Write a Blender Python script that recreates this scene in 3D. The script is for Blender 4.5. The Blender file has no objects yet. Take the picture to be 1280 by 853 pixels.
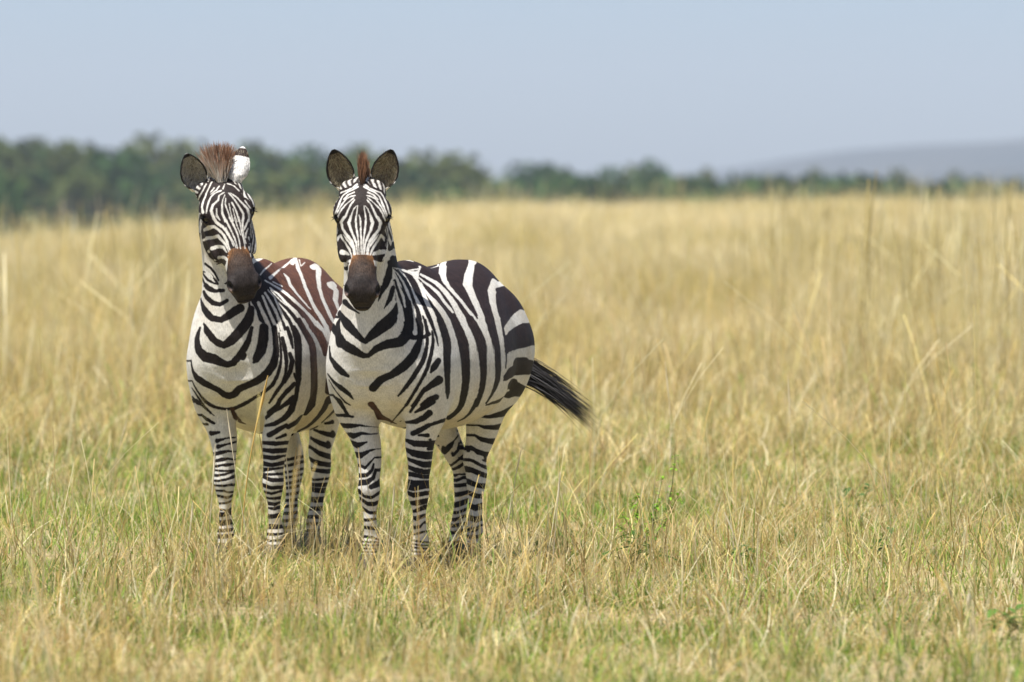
import bpy, bmesh, math, random, os
import numpy as np
from mathutils import Vector, Matrix, Euler
rad = math.radians
sc = bpy.context.scene
# ---------------------------------------------------------------- camera
EYE = 1.57
FPX = 7000.0
cam_d = bpy.data.cameras.new("camera")
cam = bpy.data.objects.new("camera", cam_d)
sc.collection.objects.link(cam)
sc.camera = cam
cam_d.sensor_width = 36.0
cam_d.lens = 36.0 * FPX / 1280.0
cam_d.clip_start = 0.5
cam_d.clip_end = 30000.0
cam.location = (0, 0, EYE)
cam.rotation_euler = (rad(90) - math.atan(176.5 / FPX), 0, 0)
cam_d.dof.use_dof = True
cam_d.dof.focus_distance = 23.7
cam_d.dof.aperture_fstop = 0.1969 / 0.062
# ---------------------------------------------------------------- light
SUN = Vector((-0.24, -0.30, 1.0)).normalized()
sun_elev = math.asin(SUN.z)
world = bpy.data.worlds.new("World")
sc.world = world
world.use_nodes = True
wn = world.node_tree
wn.nodes.clear()
wo = wn.nodes.new("ShaderNodeOutputWorld")
wb = wn.nodes.new("ShaderNodeBackground")
ws = wn.nodes.new("ShaderNodeTexSky")
ws.sky_type = 'NISHITA'
ws.sun_disc = False
ws.sun_elevation = sun_elev
ws.sun_rotation = math.atan2(SUN.x, SUN.y)
ws.altitude = 0
ws.air_density = 0.56
ws.dust_density = 0.9
ws.ozone_density = 2.5
wb.inputs['Strength'].default_value = 0.10
wn.links.new(ws.outputs[0], wb.inputs[0])
wn.links.new(wb.outputs[0], wo.inputs[0])
sd = bpy.data.lights.new("sun", 'SUN')
so = bpy.data.objects.new("sun", sd)
sc.collection.objects.link(so)
sd.energy = 5.0
sd.angle = rad(0.53)
sd.color = (1.0, 0.97, 0.92)
so.rotation_euler = SUN.to_track_quat('Z', 'Y').to_euler()
sc.view_settings.view_transform = 'Standard'
sc.view_settings.look = 'None'
sc.view_settings.exposure = 0.60
sc.view_settings.gamma = 1.0
sc.render.engine = 'CYCLES'
sc.cycles.use_denoising = True
sc.cycles.max_bounces = 6
sc.cycles.diffuse_bounces = 3
sc.cycles.transmission_bounces = 3
sc.cycles.volume_bounces = 0
sc.cycles.transparent_max_bounces = 6
sc.render.use_persistent_data = False
C = sc.collection

def tag(o, label=None, cat=None, group=None, kind=None):
    if label: o['label'] = label
    if cat: o['category'] = cat
    if group: o['group'] = group
    if kind: o['kind'] = kind
    return o

def mesh_obj(name, V, F, mat=None, parent=None, smooth=True):
    V = np.asarray(V, dtype=np.float32).reshape(-1, 3)
    me = bpy.data.meshes.new(name)
    if isinstance(F, np.ndarray):
        k = F.shape[1]
        me.vertices.add(len(V)); me.vertices.foreach_set('co', V.ravel())
        me.loops.add(F.size); me.loops.foreach_set('vertex_index', F.astype(np.int32).ravel())
        me.polygons.add(len(F))
        me.polygons.foreach_set('loop_start', np.arange(0, F.size, k, dtype=np.int32))
        me.polygons.foreach_set('loop_total', np.full(len(F), k, dtype=np.int32))
        me.update(calc_edges=True)
    else:
        me.from_pydata(V.tolist(), [], F)
    if smooth:
        me.polygons.foreach_set('use_smooth', np.ones(len(me.polygons), dtype=bool))
    o = bpy.data.objects.new(name, me)
    C.objects.link(o)
    if mat: me.materials.append(mat)
    if parent: o.parent = parent
    return o

def vattr(o, name, arr):
    arr = np.asarray(arr, dtype=np.float32)
    if arr.ndim == 1:
        a = o.data.attributes.new(name, 'FLOAT', 'POINT'); a.data.foreach_set('value', arr)
    else:
        if arr.shape[1] == 3: arr = np.concatenate([arr, np.ones((len(arr), 1), np.float32)], 1)
        a = o.data.attributes.new(name, 'FLOAT_COLOR', 'POINT'); a.data.foreach_set('color', arr.ravel())

def new_mat(name):
    m = bpy.data.materials.new(name); m.use_nodes = True
    nt = m.node_tree; nt.nodes.clear()
    return m, nt, nt.nodes, nt.links
def attr_material(name, rough=.6, spec=.3, attr='col', trans=0.0, rnd=None):
    m, nt, n, l = new_mat(name)
    out = n.new('ShaderNodeOutputMaterial'); p = n.new('ShaderNodeBsdfPrincipled')
    a = n.new('ShaderNodeAttribute'); a.attribute_name = attr
    col = a.outputs['Color']
    if rnd:
        ob = n.new('ShaderNodeObjectInfo')
        hs = n.new('ShaderNodeMix'); hs.data_type = 'RGBA'; hs.blend_type = 'MULTIPLY'; hs.inputs[0].default_value = 1
        cr = n.new('ShaderNodeValToRGB'); cr.color_ramp.elements[0].color = rnd[0]; cr.color_ramp.elements[1].color = rnd[1]
        l.new(ob.outputs['Random'], cr.inputs[0]); l.new(col, hs.inputs[6]); l.new(cr.outputs[0], hs.inputs[7]); col = hs.outputs[2]
    l.new(col, p.inputs['Base Color']); p.inputs['Roughness'].default_value = rough; p.inputs['Specular IOR Level'].default_value = spec
    if trans > 0:
        t = n.new('ShaderNodeBsdfTranslucent'); l.new(col, t.inputs[0]); mx = n.new('ShaderNodeMixShader'); mx.inputs[0].default_value = trans
        l.new(p.outputs[0], mx.inputs[1]); l.new(t.outputs[0], mx.inputs[2]); l.new(mx.outputs[0], out.inputs[0])
    else: l.new(p.outputs[0], out.inputs[0])
    return m

def flat_material(name, col, rough=.5, spec=.5):
    m, nt, n, l = new_mat(name)
    out = n.new('ShaderNodeOutputMaterial'); p = n.new('ShaderNodeBsdfPrincipled'); l.new(p.outputs[0], out.inputs[0])
    t = n.new('ShaderNodeTexNoise'); t.inputs['Scale'].default_value = 60
    r = n.new('ShaderNodeValToRGB'); r.color_ramp.elements[0].color = (*[c*.6 for c in col], 1); r.color_ramp.elements[1].color = (*[c*1.3 for c in col], 1)
    l.new(t.outputs[0], r.inputs[0]); l.new(r.outputs[0], p.inputs['Base Color'])
    p.inputs['Roughness'].default_value = rough; p.inputs['Specular IOR Level'].default_value = spec
    return m

# ================================================================ ground
def ss(a, b, x):
    t = np.clip((np.asarray(x, float) - a) / (b - a), 0, 1); return t*t*(3-2*t)
def zg(x, y):
    x = np.asarray(x, float); y = np.asarray(y, float)
    lat = -.32 + 1.04*ss(-18, -1, x) + .18*ss(-1, 15, x)
    z = ss(30, 170, y) * lat
    z = z + .05*np.sin(x*.31+1.3)*np.sin(y*.12)*ss(35, 80, y)
    d = np.maximum(y - 175, 0)
    z = z - 9*ss(0, 260, d)
    return z
def rnd_mix(n, l, a, b, fac):
    mx = n.new('ShaderNodeMix'); mx.data_type = 'RGBA'; l.new(fac, mx.inputs[0])
    for i, v in ((6, a), (7, b)):
        if isinstance(v, tuple): mx.inputs[i].default_value = (*v, 1)
        else: l.new(v, mx.inputs[i])
    return mx.outputs[2]
def ground_material():
    m, nt, n, l = new_mat('ground_soil_and_litter')
    out = n.new('ShaderNodeOutputMaterial'); p = n.new('ShaderNodeBsdfPrincipled'); l.new(p.outputs[0], out.inputs[0])
    tc = n.new('ShaderNodeTexCoord')
    def nz(s, d, lo, hi):
        t = n.new('ShaderNodeTexNoise'); t.inputs['Scale'].default_value = s; t.inputs['Detail'].default_value = d; l.new(tc.outputs['Object'], t.inputs[0])
        r = n.new('ShaderNodeMapRange'); r.inputs['From Min'].default_value = lo; r.inputs['From Max'].default_value = hi; l.new(t.outputs[0], r.inputs[0]); return r.outputs[0]
    c = rnd_mix(n, l, (.20, .15, .085), (.40, .32, .17), nz(14, 6, .35, .65))
    c = rnd_mix(n, l, c, (.10, .13, .035), nz(1.1, 5, .50, .68))
    c = rnd_mix(n, l, c, (.46, .37, .19), nz(.25, 4, .45, .7))
    l.new(c, p.inputs['Base Color']); p.inputs['Roughness'].default_value = .95; p.inputs['Specular IOR Level'].default_value = .1
    return m
gx = np.concatenate([-np.geomspace(9000, 45, 26), np.linspace(-42, 42, 85), np.geomspace(45, 9000, 26)])
gy = np.concatenate([[-9000, -2500, -600, -150, -40], np.linspace(-15, 460, 160), np.geomspace(480, 9500, 30)])
GX, GY = np.meshgrid(gx, gy, indexing='ij')
V = np.stack([GX, GY, zg(GX, GY)], -1).reshape(-1, 3)
ny = len(gy); ii, jj = np.meshgrid(np.arange(len(gx)-1), np.arange(ny-1), indexing='ij'); q = (ii*ny+jj).reshape(-1, 1)
ground = mesh_obj('ground', V, np.concatenate([q, q+ny, q+ny+1, q+1], 1), ground_material())
tag(ground, 'gently rolling savanna ground under dry grass', 'ground', None, 'structure')

# far hills
def hills():
    m, nt, n, l = new_mat('hill_scrub')
    out = n.new('ShaderNodeOutputMaterial'); p = n.new('ShaderNodeBsdfPrincipled'); l.new(p.outputs[0], out.inputs[0])
    tc = n.new('ShaderNodeTexCoord'); t = n.new('ShaderNodeTexNoise'); t.inputs['Scale'].default_value = .012; t.inputs['Detail'].default_value = 6; l.new(tc.outputs['Object'], t.inputs[0])
    r = n.new('ShaderNodeValToRGB'); r.color_ramp.elements[0].position = .4; r.color_ramp.elements[0].color = (.015, .03, .035, 1); r.color_ramp.elements[1].position = .62; r.color_ramp.elements[1].color = (.05, .055, .05, 1)
    l.new(t.outputs[0], r.inputs[0]); l.new(r.outputs[0], p.inputs['Base Color']); p.inputs['Roughness'].default_value = 1
    Vs, Fs = [], []; off = 0
    rng = np.random.default_rng(3)
    for (Y0, prof, dep) in ((4300, [(-2600, 4), (-900, 8), (-100, 12), (60, 17), (130, 21), (200, 31), (260, 39), (330, 44), (400, 49), (520, 62), (800, 85), (1300, 95), (2400, 60)], 900),
                            (3000, [(-2600, 0), (-300, 2), (60, 3), (130, 8), (200, 12), (260, 15), (330, 18), (600, 30), (1200, 30), (2000, 12)], 500)):
        xs = np.linspace(-2500, 2300, 240); px, pz = zip(*prof)
        top = np.interp(xs, px, pz) + rng.normal(0, .5, 240).cumsum()*.25
        top = np.convolve(np.pad(top, 2, 'edge'), np.ones(5)/5, 'valid')
        ys = np.linspace(-1, 1, 21)
        Z = -10 + (top[:, None]+10) * np.clip(np.cos(ys*math.pi/2), 0, 1)[None]**.8
        Z += np.sin(xs[:, None]*.03+ys[None]*5)*1.2*(1-np.abs(ys[None]))
        X_, Y_ = np.meshgrid(xs, Y0 + ys*dep, indexing='ij')
        V_ = np.stack([X_, Y_, Z], -1).reshape(-1, 3); k = 21
        i, j = np.meshgrid(np.arange(239), np.arange(20), indexing='ij'); q = (i*k+j).reshape(-1, 1) + off
        Vs.append(V_); Fs.append(np.concatenate([q, q+k, q+k+1, q+1], 1)); off += len(V_)
    o = mesh_obj('hills', np.concatenate(Vs), np.concatenate(Fs), m); tag(o, 'low blue hazy hills on the horizon at right', 'hills', None, 'structure')
hills()

# ---------------------------------------------------------------- trees of the far tree line
def crown_mesh(seed, n_leaf, w, h, lobes, flat=1.0):
    rng = np.random.default_rng(seed)
    cs = np.stack([rng.uniform(-.62, .62, lobes)*w, rng.uniform(-.62, .62, lobes)*w, h*rng.uniform(.25, .78, lobes)], 1)
    rs = rng.uniform(.30, .50, lobes)*min(w, h)*.9
    which = rng.integers(0, lobes, n_leaf)
    d = rng.normal(0, 1, (n_leaf, 3)); d /= np.linalg.norm(d, axis=1)[:, None]
    rr = rs[which]*rng.uniform(.35, 1.08, n_leaf)**.6
    c = cs[which] + d*rr[:, None]*np.array([1, 1, .8*flat])
    c[:, 2] = np.maximum(c[:, 2], .05*h)
    s = rng.uniform(.16, .36, n_leaf)[:, None]
    a = rng.normal(0, 1, (n_leaf, 3)); a /= np.linalg.norm(a, axis=1)[:, None]
    b = np.cross(a, rng.normal(0, 1, (n_leaf, 3))); b /= np.linalg.norm(b, axis=1)[:, None]
    V = np.stack([c-a*s, c+b*s*.7, c+a*s, c-b*s*.7], 1).reshape(-1, 3)
    F = np.arange(n_leaf*4).reshape(-1, 4)
    base = np.array([[.040, .095, .022], [.070, .13, .028], [.026, .065, .016], [.12, .15, .04]])[rng.integers(0, 4, lobes)][which]
    col = np.repeat(base*(.75+.5*rng.random((n_leaf, 1))), 4, 0)
    return V, F, col
def trunk_mesh(seed, h, r):
    rng = np.random.default_rng(seed); V = []; F = []
    def limb(p, q, r0, r1, k=7):
        p, q = np.array(p, float), np.array(q, float); d = q-p; d /= np.linalg.norm(d); a = np.cross(d, [.3, .9, .1]); a /= np.linalg.norm(a); b = np.cross(d, a); o = len(V)
        for t, rr in ((0, r0), (.5, (r0+r1)/2), (1, r1)):
            for j in range(k):
                an = 2*math.pi*j/k; V.append(p+(q-p)*t+(a*math.cos(an)+b*math.sin(an))*rr)
        for i in range(2):
            for j in range(k): F.append((o+i*k+j, o+i*k+(j+1) % k, o+(i+1)*k+(j+1) % k, o+(i+1)*k+j))
    limb((0, 0, -.5), (0.1, 0, h*.45), r*1.2, r*.8)
    for k in range(6):
        a = rng.uniform(0, 6.28); limb((0.1, 0, h*rng.uniform(.25, .45)), (math.cos(a)*h*.3, math.sin(a)*h*.3, h*rng.uniform(.6, .8)), r*.55, r*.12)
    return V, F
leafm = attr_material('tree_leaves', .6, .2, trans=.2, rnd=((.75, .8, .8, 1), (1.25, 1.15, 1.0, 1)))
barkm = flat_material('tree_bark', (.10, .08, .06), .9, .2)
TP = []
for k, (w, h, lb, fl) in enumerate([(4.2, 9, 11, 1), (3.6, 7, 8, 1.1), (5.2, 8, 12, .8), (2.8, 8.5, 8, 1.2), (3.8, 4.2, 8, 1)]):
    TP.append((crown_mesh(40+k, 2600, w, h, lb, fl), trunk_mesh(60+k, h, .28), h))
tree_me = {}
def tree(x, y, k, sc_, label, group, base=None, rz=0.):
    name = 'shrub' if k == 4 else 'tree'
    root = bpy.data.objects.new(name, None); C.objects.link(root)
    tag(root, label, name, group)
    if k not in tree_me:
        (v, f, c), (tv, tf), h = TP[k]
        cr = mesh_obj('crown', v, f, leafm, root, False); vattr(cr, 'col', c)
        tr = mesh_obj('trunk', tv, tf, barkm, root)
        tree_me[k] = (cr, tr)
    else:
        for o in tree_me[k]:
            c_ = o.copy(); C.objects.link(c_); c_.parent = root
    root.location = (x, y, float(zg(x, y)) if base is None else base)
    root.scale = (sc_[0], sc_[0], sc_[1]); root.rotation_euler = (0, 0, rz)
rngT = random.Random(12)
# outline of the tree line: pixel column -> how high the crowns reach
OUT = [(-600, 172), (-430, 182), (-260, 176), (-120, 180), (0, 179), (25, 192), (55, 186), (78, 180), (110, 186), (150, 184), (185, 196), (230, 198), (300, 192), (360, 190), (400, 187), (450, 196), (500, 200), (545, 203), (585, 197), (620, 208), (680, 212), (715, 210), (740, 224), (765, 222), (785, 205), (805, 220), (835, 228), (870, 226), (940, 236), (1280, 240), (1400, 240)]
LW = 'one of the dark hazy green trees packed together in the far wood at left'
GW = 'trees of the hazy far wood'
for row, (Y, step, dy, w) in enumerate(((640, 46, 0, 1), (560, 44, 12, 1), (500, 42, 34, .95))):
    px = -560 + row*17
    while px < (860 if row == 0 else 700 if row == 1 else 640):
        Yt = Y + rngT.uniform(-22, 22); p = px + rngT.uniform(-8, 8)
        top = np.interp(p, *zip(*OUT)) + dy + rngT.uniform(-3, 5)
        x = (p-640)/FPX*Yt; gz = float(zg(x, Yt)); H = (EYE + (250-top)/FPX*Yt) - gz
        k = rngT.choice([0, 0, 1, 2, 3]); s = H/TP[k][2]*1.17
        if H > 2: tree(x, Yt, k, (max(s, .9)*w, s), LW, GW, None, rngT.uniform(0, 6.28))
        px += step*.8
        if p > 520: px += 6
GB = 'low bushes in front of the far wood'
for p in range(-540, 760, 30):
    Yt = 430 + rngT.uniform(-20, 20); p2 = p + rngT.uniform(-15, 15); x = (p2-640)/FPX*Yt; s = rngT.uniform(1.0, 1.6)*(1.25 if p < 500 else .9)
    tree(x, Yt, 4, (s, s*1.05), 'low olive bush growing in front of the hazy far wood', GB, None, rngT.uniform(0, 6.28))
for px, top, wid, k, lab in ((785, 205, 44, 2, 'round dark tree standing highest above the middle of the tree line'),
        (875, 222, 30, 1, 'small round tree just right of the tall round one, before the start of the hills'),
        (958, 214, 44, 0, 'broad dark tree below the left end of the blue hills'),
        (1000, 222, 26, 1, 'small dark tree touching the broad one under the left end of the hills'),
        (1094, 224, 34, 1, 'rounded dark green tree on the skyline under the middle of the hills'),
        (1142, 217, 44, 0, 'tallest tree under the hills, with a broad uneven crown'),
        (1176, 226, 26, 1, 'small tree on the right flank of the tallest tree under the hills'),
        (1246, 224, 30, 3, 'lone small dark tree nearest the right edge of the photo'),
        (915, 236, 34, 4, 'low bush between the small round tree and the broad tree'),
        (1050, 236, 40, 4, 'low bush in the gap left of the rounded tree under the hills')):
    Yt = 600 + (px % 7)*6; x = (px-640)/FPX*Yt; gz = float(zg(x, Yt)); H = (EYE + (250-top)/FPX*Yt) - gz
    s = H/TP[k][2]*1.22; tree(x, Yt, k, (max(wid/FPX*Yt/ (8.0 if k in (0, 2) else 6.4), .35)*2.7, s*.94), lab, 'scattered trees on the skyline', None, px)

for p in range(690, 1700, 30):
    if 845 < p < 900 or 1045 < p < 1070 or 1185 < p < 1235 or 1265 < p < 1330: continue
    Yt = 520 + rngT.uniform(-40, 40); p2 = p + rngT.uniform(-12, 12); x = (p2-640)/FPX*Yt; gz = float(zg(x, Yt))
    top = 242 - rngT.uniform(0, 8) + (4 if p > 1060 else 0); s = ((EYE + (250-top)/FPX*Yt) - gz)/4.2
    tree(x, Yt, 4, (s*rngT.uniform(.8, 1.3), s*1.1), 'low dark bush poking over the grass crest on the right half of the skyline', 'low bushes along the right skyline', None, rngT.uniform(0, 6.28))

# ---------------------------------------------------------------- haze
hz = new_mat('haze_air'); m, nt, n, l = hz
out = n.new('ShaderNodeOutputMaterial'); pv = n.new('ShaderNodeVolumePrincipled'); l.new(pv.outputs[0], out.inputs['Volume'])
pv.inputs['Color'].default_value = (.78, .85, .94, 1); pv.inputs['Density'].default_value = .00023; pv.inputs['Anisotropy'].default_value = 0.0
bm = bmesh.new(); bmesh.ops.create_cube(bm, size=1); me = bpy.data.meshes.new('haze'); bm.to_mesh(me); bm.free()
haze = bpy.data.objects.new('haze', me); C.objects.link(haze); me.materials.append(m)
haze.scale = (11600, 11600, 150); haze.location = (0, 0, 75 - 13)
tag(haze, 'thin pale haze in the air over the savanna', 'haze', None, 'stuff')
# ================================================================ zebras
def smin(a, b, k):
    h = np.clip(0.5 + 0.5 * (b - a) / k, 0, 1)
    return b + (a - b) * h - k * h * (1 - h)

def dense(T, n=160):
    T = np.array(T, float); t = T[:, 0]
    o = np.argsort(t); T = T[o]; t = T[:, 0]
    tt = np.linspace(t[0], t[-1], n)
    m = np.gradient(T[:, 1:], t, axis=0)
    i = np.clip(np.searchsorted(t, tt) - 1, 0, len(t) - 2)
    h = (t[i + 1] - t[i]); u = ((tt - t[i]) / h)[:, None]; h = h[:, None]
    p0, p1, m0, m1 = T[i, 1:], T[i + 1, 1:], m[i], m[i + 1]
    r = (2*u**3-3*u**2+1)*p0 + (u**3-2*u**2+u)*h*m0 + (-2*u**3+3*u**2)*p1 + (u**3-u**2)*h*m1
    return tt, r

class Loft:
    """sections along axis w of frame (o; u,v,w): t -> cu, cv, ru, rv"""
    def __init__(s, o, u, v, w, T, p=2.0, pear=0.0):
        s.pear = pear
        s.o = np.array(o, float); s.R = np.array([u, v, w], float); s.p = p
        s.tt, s.D = dense(T)
        q = s.D
        ends = []
        for t, r in zip(s.tt, q):
            c = s.o + r[0]*s.R[0] + r[1]*s.R[1] + t*s.R[2]
            ends.append(np.r_[c, max(r[2], r[3])])
        E = np.array(ends); s.lo = (E[:, :3] - E[:, 3:]).min(0); s.hi = (E[:, :3] + E[:, 3:]).max(0)
    def __call__(s, P):
        Q = (P - s.o) @ s.R.T
        t = np.clip(Q[:, 2], s.tt[0], s.tt[-1])
        cu, cv, ru, rv = [np.interp(t, s.tt, s.D[:, j]) for j in range(4)]
        b = (Q[:, 1] - cv) / rv
        a = np.abs((Q[:, 0] - cu) / (ru * (1 - s.pear*np.clip(b, -1, 1)))); b = np.abs(b)
        d = (a**s.p + b**s.p)**(1 / s.p)
        f = (d - 1) * np.minimum(ru, rv)
        dt = np.abs(Q[:, 2] - t)
        return np.where(dt > 1e-6, np.sqrt(np.maximum(f, 0)**2 + dt**2), f)

class Ell:
    def __init__(s, c, r, R=None):
        s.c = np.array(c, float); s.r = np.array(r, float); s.R = np.eye(3) if R is None else np.array(R, float)
        m = s.r.max(); s.lo = s.c - m; s.hi = s.c + m
    def __call__(s, P):
        Q = (P - s.c) @ s.R.T / s.r
        k0 = np.linalg.norm(Q, axis=1); k1 = np.linalg.norm(Q / s.r, axis=1)
        return k0 * (k0 - 1) / np.maximum(k1, 1e-6)

def surface_nets(f, lo, hi, h):
    lo = np.array(lo); n = np.ceil((np.array(hi) - lo) / h / 8).astype(int) * 8 + 1
    nb = (n - 1) // 8
    cx = [lo[i] + (np.arange(nb[i]) * 8 + 4) * h for i in range(3)]
    G = np.stack(np.meshgrid(*cx, indexing='ij'), -1).reshape(-1, 3)
    g = f(G).reshape(nb)
    F = np.repeat(np.repeat(np.repeat(np.where(g < 0, -1., 1.), 8, 0), 8, 1), 8, 2).astype(np.float32)
    F = np.pad(F, ((0, 1),) * 3, mode='edge')
    act = np.argwhere(np.abs(g) < 8 * h * 1.35)
    o = np.stack(np.meshgrid(*[np.arange(9)] * 3, indexing='ij'), -1).reshape(-1, 3)
    for i in range(0, len(act), 400):
        idx = (act[i:i+400, None, :] * 8 + o[None]).reshape(-1, 3)
        F[idx[:, 0], idx[:, 1], idx[:, 2]] = f(lo + idx * h)
    S = F < 0
    c = np.zeros(np.array(S.shape) - 1, int)
    for dx in (0, 1):
        for dy in (0, 1):
            for dz in (0, 1):
                c += S[dx:S.shape[0]-1+dx, dy:S.shape[1]-1+dy, dz:S.shape[2]-1+dz]
    cells = np.argwhere((c > 0) & (c < 8))
    ID = np.full(c.shape, -1, int); ID[tuple(cells.T)] = np.arange(len(cells))
    acc = np.zeros((len(cells), 3)); cnt = np.zeros(len(cells))
    cor = [(a, b, d) for a in (0, 1) for b in (0, 1) for d in (0, 1)]
    for a in cor:
        for ax in range(3):
            if a[ax]: continue
            b = list(a); b[ax] = 1
            fa = F[tuple((cells + a).T)]; fb = F[tuple((cells + b).T)]
            m = (fa < 0) != (fb < 0)
            t = np.where(m, fa / np.where(m, fa - fb, 1), 0)
            p = np.array(a, float)[None] + np.zeros((len(cells), 3)); p[:, ax] = t
            acc += p * m[:, None]; cnt += m
    V = lo + (cells + acc / cnt[:, None]) * h
    Q = []
    for ax in range(3):
        sl = [slice(None)] * 3; sl2 = [slice(None)] * 3
        sl[ax] = slice(0, -1); sl2[ax] = slice(1, None)
        A, B = S[tuple(sl)], S[tuple(sl2)]
        e = np.argwhere(A != B)
        u, v = (ax + 1) % 3, (ax + 2) % 3
        e = e[(e[:, u] > 0) & (e[:, v] > 0)]
        e = e[(e[:, u] < c.shape[u]) & (e[:, v] < c.shape[v])]
        fl = A[tuple(e.T)]
        q = []
        for du, dv in ((1, 1), (0, 1), (0, 0), (1, 0)):
            k = e.copy(); k[:, u] -= du; k[:, v] -= dv
            q.append(ID[tuple(k.T)])
        q = np.stack(q, 1); q = q[(q >= 0).all(1)] if False else q
        q = np.where(fl[:, None], q, q[:, ::-1])
        Q.append(q)
    return V, np.concatenate(Q)

def project(f, V, it=2, e=0.002):
    for _ in range(it):
        d = f(V)
        g = np.stack([f(V + np.eye(3)[i] * e) - f(V - np.eye(3)[i] * e) for i in range(3)], 1) / (2 * e)
        n2 = np.maximum((g**2).sum(1), 0.05)
        V = V - np.clip(d / n2, -0.006, 0.006)[:, None] * g
    return V, g / np.linalg.norm(g, axis=1)[:, None]

def subdiv(V, F):
    E = np.concatenate([F[:, [0, 1]], F[:, [1, 2]], F[:, [2, 3]], F[:, [3, 0]]])
    Es = np.sort(E, 1); key = Es[:, 0].astype(np.int64) * len(V) + Es[:, 1]
    uk, inv = np.unique(key, return_inverse=True)
    a, b = uk // len(V), uk % len(V)
    M = (V[a] + V[b]) / 2; Fc = V[F].mean(1)
    nf = len(F); m = inv.reshape(4, nf).T + len(V); c = np.arange(nf) + len(V) + len(M)
    NF = np.concatenate([np.stack([F[:, i], m[:, i], c, m[:, i-1]], 1) for i in range(4)])
    return np.concatenate([V, M, Fc]), NF

def rotate3(F3, axis, deg):
    F3 = np.array(F3, float); R = np.array(Matrix.Rotation(rad(deg), 3, Vector(F3[axis])))
    return F3 @ R.T

def rotm(ax, d):
    return np.array(Matrix.Rotation(rad(d), 3, ax))

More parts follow.
